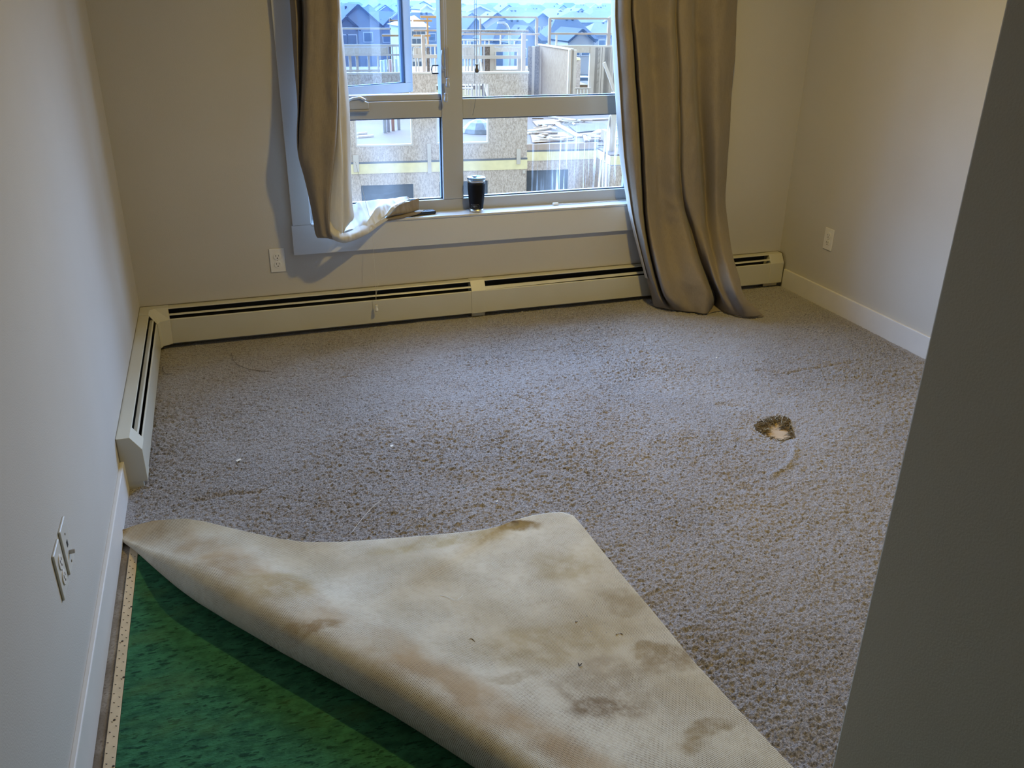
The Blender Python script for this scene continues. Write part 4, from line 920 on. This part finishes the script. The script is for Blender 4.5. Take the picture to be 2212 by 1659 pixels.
# far wall of the storey: plates, headers, studs, sheathing strips
hbar(600, 1132, 96, 101, O2, m_lumber_w, 'far_top_plate'); hbar(1185, 1500, 98, 103, O2, m_lumber_w, 'far_top_plate')
hbar(740, 840, 102, 118, O2, m_osb_w, 'header_beam', .1); hbar(998, 1025, 102, 120, O2, m_osb_w, 'header_beam', .1); hbar(1062, 1135, 102, 112, O2, m_osb_w, 'header_beam', .1); hbar(893, 918, 103, 120, O2, m_osb_w, 'header_beam', .1)
for (u0, u1) in ((844, 848), (856, 862), (1047, 1059), (1041, 1044)):
    hbar(u0, u1, 101, 260, O2+.05, m_osb_d, 'sheathing_strip', .02)
for u, w_, m_ in ((840, 5, m_lumber_w), (851, 4, m_lumber_w), (866, 4, m_lumber_w), (872, 5, m_lumber_w), (1030, 5, m_lumber_w), (1036, 4, m_lumber_w), (1063, 9, m_lumber_w), (1045.5, 2.5, m_lumber_w), (933, 5, m_lumber_w), (942, 6, m_lumber_w), (1020, 5, m_lumber_w)):
    vstud(u, 101, 262, O2-.02, w_, m_)
hbar(921, 929, 103, 160, O2+.05, m_osb_d, 'sheathing_strip', .02)
hbar(740, 890, 117, 121, O2-.2, m_lumber_w, 'cross_rail'); hbar(893, 945, 118, 126, O2-.2, m_lumber_w, 'cross_rail'); hbar(1000, 1135, 120, 127, O2-.2, m_lumber_w, 'cross_rail')
# receding partition, sheathed
b = MB(); pa = np.array(W3(F_(1165, 100, O2)[0], O2, 0)); aP, zP = F_(1165, 97, O2); a2_, z2_ = F_(1236, 108, 8.0)
p0_ = W3(aP, O2, 0); p1_ = W3(a2_, 8.0, 0)
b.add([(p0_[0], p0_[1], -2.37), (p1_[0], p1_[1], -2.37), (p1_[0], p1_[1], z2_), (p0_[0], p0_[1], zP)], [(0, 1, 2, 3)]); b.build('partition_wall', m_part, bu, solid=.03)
MB().beam((p0_[0], p0_[1], zP+.02), (p1_[0], p1_[1], z2_+.02), .12, .05).build('partition_top_plate', m_lumber_w, bu)
for u in (1160, 1167, 1171, 1232, 1238): vstud(u, 99 if u < 1200 else 108, 262, 8.0 if u > 1200 else O2-.1, 5, m_lumber_w)
for (u0, u1) in ((1141, 1150), (1153, 1161)): hbar(u0, u1, 100, 262, O2-.3, m_osb_d, 'sheathing_strip', .03)
vstud(1151.5, 100, 262, O2-.35, 2, m_lumber_w)
# right bay: header, studs, strips
hbar(1237, 1284, 103, 114, O2, m_osb_w, 'header_beam', .1)
for u, w_ in ((1280, 9), (1288, 3), (1292, 2), (1304, 4), (1309, 4), (1324, 4), (1314, 2), (1330, 4)): vstud(u, 102, 262, O2-.05, w_, m_lumber_w)
for (u0, u1) in ((1283, 1287), (1294, 1302), (1316, 1322)): hbar(u0, u1, 103, 262, O2+.05, m_osb_d, 'sheathing_strip', .02)
hbar(1220, 1276, 190, 193, O2-.3, m_lumber_w, 'low_rail')
for u in range(1222, 1276, 7): vstud(u, 192, 262, O2-.3, 1.6, m_lumber_w, 'baluster')
hbar(998, 1022, 189, 192, 3.0, m_lumber_w, 'low_rail')
stick('brace', 1037, 128, 1052, 205, 5, .09, m_lumber_w); stick('brace', 1305, 135, 1328, 198, 6, .10, m_lumber_w)
# guard rails on top
for (u0, u1, v0, v1, m_) in ((998, 1160, 35, 39, m_lumber), (1188, 1330, 38, 42, m_lumber), (1188, 1330, 71, 75, m_lumber), (840, 890, 43, 46, m_lumber_o), (893, 933, 43, 47, m_lumber_o), (908, 946, 34, 39, m_lumber_o), (893, 946, 64, 68, m_lumber), (825, 872, 75, 79, m_lumber_o), (737, 845, 60, 64, m_lumber_w), (893, 930, 75, 79, m_lumber_o)):
    hbar(u0, u1, v0, v1, O2+.1, m_, 'guard_rail')
for u, v0, v1, w_, m_ in ((1038, 40, 98, 3.5, m_lumber), (1160, 38, 98, 3.5, m_lumber), (1188, 39, 98, 3.5, m_lumber), (1316, 40, 98, 3.5, m_lumber), (924, 37, 98, 5, m_lumber_o), (843, 38, 98, 3.5, m_lumber), (1082, 75, 98, 2, m_lumber_w), (1203, 76, 98, 2, m_lumber_w)):
    vstud(u, v0, v1, O2+.05, w_, m_, 'guard_post')
hbar(998, 1142, 65, 70, 6, m_osb_d, 'guard_plank', .25); hbar(998, 1166, 72, 76, 6, m_lumber, 'guard_rail')
b = MB(); fbox(b, *[F_(u, 150, .3)[0] for u in (1127, 1135)], .3, .4, -2.37, F_(1131, 72, .3)[1]); b.build('corner_post', m_lumber, bu)
b = MB(); fbox(b, *[F_(u, 150, .3)[0] for u in (913, 920)], .3, .4, -2.37, F_(916, 75, .3)[1]); b.build('corner_post', m_lumber, bu)
b = MB(); fbox(b, *[F_(u, 150, 1.5)[0] for u in (1136, 1141)], 1.5, 1.6, -2.37, -.25); b.build('corner_post', m_lumber_w, bu)
hbar(1237, 1252, 127, 200, 13.5, m_osb, 'inner_wall_stub', .5); hbar(1237, 1253, 125, 130, 13.4, m_rim, 'stub_rim', .5)
for (u0, v0, u1, v1, w_) in ((772, 289, 792, 287, .08), (772, 296, 806, 293, .10)):
    MB().beam(PZ(u0, v0, -2.34), PZ(u1, v1, -2.34), w_, .05).build('deck_board', m_lumber_w, bu)
tp = PZ(1034, 285, -2.36); MB().lathe([(0, 0), (.55, 0), (.5, .12), (.3, .30), (.12, .38), (0, .40)], tp, 9).build('tarp_mound', mat('grey_tarp', (.14, .15, .17), .5, noise_amt=.3, nscale=6), bu)
# cut sheets and offcuts lying on the recessed deck
DZ = -2.255
for (q_, c_, lb) in ((((1146, 292), (1218, 286), (1240, 303), (1150, 309)), (.23, .125, .06), 'tan plywood sheet at the front left of the deck outside'),
                     (((1228, 272), (1302, 266), (1318, 280), (1246, 287)), (.10, .062, .04), 'grey-brown sheet in the middle of the deck outside'),
                     (((1150, 262), (1196, 258), (1214, 268), (1160, 274)), (.26, .15, .08), 'pale orange sheet at the back left of the deck outside'),
                     (((1258, 290), (1300, 286), (1300, 304), (1262, 307)), (.20, .11, .055), 'tan sheet beside the leaning pole on the deck outside')):
    pts = [PZ(u, v, DZ) for u, v in q_]; b = MB(); b.add(pts+[p+np.array([0, 0, .02]) for p in pts], [(0, 3, 2, 1), (4, 5, 6, 7), (0, 1, 5, 4), (1, 2, 6, 5), (2, 3, 7, 6), (3, 0, 4, 7)])
    tag(b.build('plywood_sheet', mat('sheet_wood', c_, .9, noise_amt=.12, nscale=2)), lb, 'plywood sheet', 'sheets on the floor deck')
rr = random.Random(5)
for k in range(22):
    u, v = rr.uniform(1148, 1320), rr.uniform(253, 304); a_ = rr.uniform(-.5, .5)+(math.pi/2 if rr.random() < .25 else 0); p = PZ(u, v, DZ+.05); L2 = rr.uniform(.25, .9)
    tag(MB().beam(p, p+np.array([math.cos(a_)*L2, math.sin(a_)*L2, 0]), rr.uniform(.05, .12), .04).build('offcut', (m_lumber_w, m_lumber, m_osb_d)[k % 3]), ('small pale timber offcut', 'small tan timber offcut', 'small dark strand-board offcut')[k % 3]+' scattered on the floor deck outside', 'timber offcut', 'offcuts scattered on the floor deck')
for u, v0, v1 in ((1006, 101, 205), (1012, 101, 205), (1070, 112, 262), (1120, 112, 262), (1126, 101, 262), (900, 101, 262), (906, 101, 262), (760, 118, 262), (775, 118, 262), (800, 118, 262), (820, 118, 262)):
    vstud(u, v0, v1, O2-.04, 3.2, m_lumber_w)
hbar(1064, 1132, 150, 155, O2-.06, m_lumber_w, 'window_sill_plate'); hbar(740, 846, 150, 155, O2-.06, m_lumber_w, 'window_sill_plate')
# low rails beyond
hbar(998, 1140, 85, 88, 16, m_lumber_w, 'far_rail'); 
for u in (1003, 1011, 1016, 1032, 1048, 1057, 1112, 1128): vstud(u, 86, 98, 16, 1.6, m_lumber_w, 'baluster')
stick('brace', 1318, 250, 1294, 405, .6, .10, m_lumber_w, off2=.1, lab='leaning pale pole')
a0, z0 = F_(1317, 310, 0); 
for (u, w_) in ((1325, 4),): vstud(u, 200, 330, .5, w_, m_lumber_w)
b = MB(); fbox(b, F_(1312, 290, 1.4)[0], F_(1322, 290, 1.4)[0], 1.4, 2, -2.27, F_(1316, 285, 1.4)[1]); b.build('lumber_stack_block', mat('red_brown_board', (.30, .20, .16), .8, noise_amt=.1), bu)
# column jacks seen through the left opening
for k, (u, v1) in enumerate(((832, 313), (841, 318), (852, 307), (866, 308))):
    pb = W3(F_(u, v1-20, 5)[0], 5+k*.2, -2.37); MB().tube([pb, pb+np.array([0, 0, 2.1])], .05, 8).build('steel_prop', mat('prop_paint_%d' % k, ((.45, .50, .55), (.42, .42, .48), (.55, .28, .20), (.5, .52, .58))[k], .5, noise_amt=.05), bu, True)
# loose planks on the deck, real things
for k, (u0, v0, u1, v1, w_) in enumerate(((1203, 268, 1252, 295, .14), (1275, 294, 1300, 281, .22), (1140, 284, 1186, 276, .22), (1140, 288, 1190, 286, .16), (1186, 252, 1262, 262, .12), (1200, 262, 1330, 256, .12), (1152, 304, 1164, 303, .12))):
    q0 = PZ(u0, v0, -2.24); q1 = PZ(u1, v1, -2.24)
    tag(MB().beam(q0, q1, w_, .045).build('plank', m_lumber_w), ['long pale plank lying diagonally on the deck outside', 'short wide board on the deck near the leaning pole', 'upper of the two boards by the deck edge', 'lower of the two boards by the deck edge', 'thin plank behind the diagonal plank', 'snow-dusted plank at the back of the deck', 'short offcut at the front of the deck'][k], 'plank', 'loose planks on the floor deck')
# next block of the site behind: pale wall, snowy slab, yellow band
nb = thing('building_under_construction', (*W3(2, 30, GZ)[:2], GZ), 'second unfinished block seen through the framing, with a yellow band and snowy top', 'building')
b = MB(); fbox(b, -14, 12, 26, 34, GZ, -4.15); b.build('sheathing', m_osb_w, nb)
b = MB(); fbox(b, -14, 12, 25.9, 26, -3.15-.5, -3.15); b.build('rim_board', m_rim, nb)
b = MB(); fbox(b, -14, 12, 25.95, 34, -4.15, -3.62); b.build('upper_sheathing', m_osb_w, nb)
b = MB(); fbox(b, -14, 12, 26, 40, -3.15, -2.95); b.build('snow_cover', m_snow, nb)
for k in range(7):
    b = MB(); fbox(b, -12+k*3.4, -10.6+k*3.4, 25.85, 25.95, -5.6, -4.4); b.build('window', m_hwin, nb)

# houses
RIDGE = {}
def house(u, v_top, dist, wpx, kind, mw, mr, label, depth=11, group=None, eave=None, gable=True, lit=False):
    """apex at pixel column u, v_top, at the given distance"""
    c_ = PY(u, v_top, dist); hw = wpx/2/FPX*dist*1.05; zt = c_[2]; zE = PY(u, eave, dist)[2] if eave else zt-min(hw*.62, 3.4)
    x, y = c_[0], c_[1]; ya = random.uniform(-.25, .25) if kind != 'front' else 0.0
    t = thing('house', (x, y, GZ), label, 'house', group); ca, sa_ = math.cos(ya), math.sin(ya)
    def T(p, q, z_): return (x+p*ca-q*sa_, y+p*sa_+q*ca, z_)
    def tb(b, p0, p1, q0, q1, z0, z1): return b.obox(T(p0, q0, z0), np.array(T(p1, q0, z0))-T(p0, q0, z0), np.array(T(p0, q1, z0))-T(p0, q0, z0), (0, 0, z1-z0))
    b = MB(); tb(b, -hw*.94, hw*.94, .4, depth, GZ, zE)
    if kind in ('front', 'gable'): b.add([T(-hw*.94, .4, zE), T(hw*.94, .4, zE), T(0, .4, zt-.25)], [(0, 1, 2)])
    b.build('house_wall', mw, t)
    b = MB(); e = .35
    if kind in ('front', 'gable'):
        b.add([T(-hw-e*.3, -.1, zE-.25), T(0, -.1, zt), T(0, depth+.4, zt), T(-hw-e*.3, depth+.4, zE-.25)], [(0, 1, 2, 3)]); b.add([T(hw+e*.3, -.1, zE-.25), T(0, -.1, zt), T(0, depth+.4, zt), T(hw+e*.3, depth+.4, zE-.25)], [(0, 3, 2, 1)])
    else:
        r_ = hw*.45; ym = depth*.5
        b.add([T(-hw-e, 0, zE-.1), T(hw+e, 0, zE-.1), T(hw+e, depth+.4, zE-.1), T(-hw-e, depth+.4, zE-.1), T(-r_, ym, zt), T(r_, ym, zt)], [(0, 1, 5, 4), (1, 2, 5), (2, 3, 4, 5), (3, 0, 4)])
    b.build('roof', mr, t, solid=.22)
    if kind == 'front' or dist < 240:
        b = MB()
        if kind in ('front', 'gable'):
            for s_ in (-1, 1): b.beam(T(s_*(hw+e*.3), -.15, zE-.3), T(0, -.15, zt-.05), .12, .30)
        else: tb(b, -hw-e, hw+e, -.05, .05, zE-.35, zE-.1)
        b.build('fascia', m_hwt if lit else mr, t)
    n_ = 2 if dist < 260 else 1
    for k in range(n_):
        p_ = (-.45+.9*k)*hw*.8 if n_ == 2 else random.uniform(-.3, .3)*hw
        b = MB(); tb(b, p_-.7, p_+.7, .28, .40, zE-2.2, zE-.8); wf = b.build('window_frame', m_hwt, t); b = MB(); tb(b, p_-.58, p_+.58, .24, .30, zE-2.08, zE-.92); b.build('window_pane', m_hwin, wf)
    if random.random() < .5 and dist < 330:
        q = [T(random.uniform(-.3, .3)*hw, depth*.35, 0)]; b = MB()
        for k in range(2): tb(b, -.2+k*1.0, .15+k*1.0, depth*.45, depth*.5, zt-.7, zt+.15) if kind == 'hip' else tb(b, -hw*.3+k*.9, -hw*.3+.3+k*.9, depth*.5, depth*.5+.3, zt-1.3, zt-.25)
        b.build('roof_vent', m_roof[0], t)
    return t
mh, mr_ = m_house, m_roof
house(773, 10, 128, 96, 'front', mh[0], mr_[0], 'nearest large grey gabled house seen through the open sash', eave=56)
house(748, 36, 118, 50, 'front', mh[3], mr_[0], 'small slate gable in front of the large grey gabled house', eave=60, depth=6)
house(842, 40, 150, 40, 'front', mh[3], mr_[0], 'narrow dark house behind the orange guard post left of the sash stile', eave=62)
house(1028, 40, 157, 66, 'gable', mh[3], mr_[0], 'dark steep-roofed house left of the street lamp', eave=78)
house(1128, 47, 135, 118, 'hip', mh[3], mr_[0], 'wide dark hip-roofed house behind the street lamp', eave=88)
house(1142, 57, 128, 62, 'front', mh[3], mr_[0], 'dark gable projecting from the wide hip-roofed house', eave=92, depth=6)
house(1238, 44, 140, 104, 'hip', mh[0], mr_[0], 'grey-blue hip-roofed house right of the rail gap', eave=84)
house(1258, 63, 120, 62, 'front', mh[1], mr_[0], 'pale gabled house front with a wide window, behind the right rail', eave=86, depth=8)
house(1318, 52, 156, 84, 'hip', mh[1], mr_[2], 'light house at the right beside the curtain', eave=76)
house(915, 30, 165, 90, 'hip', mh[3], mr_[0], 'dark-roofed house behind the orange rails', eave=62)
house(915, 3, 290, 34, 'gable', mh[2], mr_[0], 'tall distant house above the orange rails', eave=12)
house(922, 10, 222, 26, 'front', mh[2], mr_[1], 'small white-gabled house above the orange rails', eave=19, lit=True)
house(1037, 12, 230, 56, 'front', mh[1], mr_[1], 'pale gabled house behind the dark blind cord', eave=24, lit=True)
row = 0
ordn = ['first', 'second', 'third', 'fourth', 'fifth', 'sixth', 'seventh', 'eighth', 'ninth', 'tenth', 'eleventh', 'twelfth', 'thirteenth', 'fourteenth', 'fifteenth', 'sixteenth', 'seventeenth']
for (nm, dist, v0, dv, us_, wp) in (('nearest hazy row', 190, 24, 5, range(760, 1345, 52), 62), ('middle hazy row', 255, 15, 4, range(742, 1345, 47), 56), ('farther hazy row', 320, 9, 3, range(750, 1345, 43), 50), ('farthest skyline row', 400, 5.5, 2.2, range(735, 1345, 42), 48)):
    for i, u in enumerate(us_):
        k = random.choice(['hip', 'hip', 'gable', 'front']); uu = u+random.uniform(-6, 6)
        house(uu, v0+random.uniform(0, dv)+.004*(uu-1000), dist+(i % 2)*18-9+random.uniform(-1.5, 1.5), wp*random.uniform(.85, 1.1), k, random.choice(mh[:3]), random.choice(mr_[1:] if dist > 200 else mr_), '%s house from the left in the %s' % (ordn[i], nm), group='hazy suburban houses', lit=random.random() < .5)
# apartment block with a grid of windows
ap = thing('apartment_block', (PY(908, 90, 75)[0], 75, GZ), 'white multi-storey building with a grid of windows beside the sash stile', 'building')
pL, pR = PY(893-12, 58, 75), PY(921, 58, 75)
MB().box(pL[0], pR[0], 75, 83, GZ, pL[2]).build('building_wall', m_house[2], ap)
MB().add([(pL[0]-.3, 74.8, pL[2]), (pR[0]+.3, 74.8, pL[2]), (pR[0]-.8, 76, pL[2]+.9), (pL[0]+.8, 76, pL[2]+.9), (pL[0]-.3, 83, pL[2]), (pR[0]+.3, 83, pL[2])], [(0, 1, 2, 3), (1, 5, 2), (0, 3, 4), (3, 2, 5, 4)]).build('roof', m_hwt, ap)
for i in range(5):
    for j in range(3):
        x = pL[0]+.35+j*(pR[0]-pL[0]-.4)/3; zt = pL[2]-.35-i*.62
        MB().box(x, x+.32, 74.93, 75.02, zt-.36, zt).build('window', m_hwin, ap)
# street lamp
sl = thing('street_lamp', (PY(1102, 90, 95)[0], 95, GZ), 'pale curved street lamp standing before the wide dark house', 'street lamp')
MB().tube([(PY(1101, 95, 95)[0], 95, GZ)]+[PY(u, v, 95) for u, v in ((1101, 95), (1101, 75), (1099, 63), (1094, 54), (1086, 50))], .16, 8).build('lamp_pole', m_pole, sl, True)
hd_ = PY(1084, 49.5, 95); MB().beam(hd_-np.array([.5, 0, 0]), hd_+np.array([.4, 0, 0]), .35, .2).build('lamp_head', m_pole, sl)
# parked car seen through the framing
cx_, cy_, cz_ = PY(1262, 190, 95); cz_ = GZ
car = thing('car', (cx_, 95, GZ), 'white parked car seen between the wall studs at the right', 'car')
zc = PY(1262, 172, 95)[2]; print('car z', zc, cz_)
pp = PZ(1262, 188, GZ+.3); cx_, yc = pp[0], pp[1]; car.location = (cx_, yc, GZ); print('car dist', yc)
b = MB(); pf = [(-2.3, .35), (2.2, .35), (2.3, .75), (2.1, 1.0), (1.2, 1.08), (.6, 1.55), (-1.4, 1.6), (-2.1, 1.1), (-2.35, .95)]
b.prism([(p, q) for p, q in pf], lambda p, q, t: (cx_+p, yc+t, GZ+q), -.85, .85).build('car_body', m_car, car, bevel=.08)
MB().prism([(-1.3, 1.12), (.95, 1.12), (.5, 1.48), (-1.25, 1.50)], lambda p, q, t: (cx_+p, yc+t, GZ+q), -.87, .87).build('car_windows', m_hwin, car)
for dx_ in (-1.45, 1.4): MB().lathe([(0, -.9), (.34, -.9), (.34, .9), (0, .9)], (cx_+dx_, yc, GZ+.34), 16, axis='y').build('wheel', m_tyre, car)

# evening haze over the suburb
hz = MB().box(-200, 400, 60, 560, GZ+.01, 14).build('haze', None)
mz = bpy.data.materials.new('evening_haze'); mz.use_nodes = True; nt = mz.node_tree; nt.nodes.clear()
vs_ = nt.nodes.new('ShaderNodeVolumeScatter'); vs_.inputs['Color'].default_value = (.30, .58, 1, 1); vs_.inputs['Density'].default_value = .0009; vs_.inputs['Anisotropy'].default_value = .2
oo = nt.nodes.new('ShaderNodeOutputMaterial'); nt.links.new(vs_.outputs[0], oo.inputs['Volume'])
hz.data.materials.clear(); hz.data.materials.append(mz); tag(hz, 'thin blue evening haze over the houses', 'haze', kind='stuff')
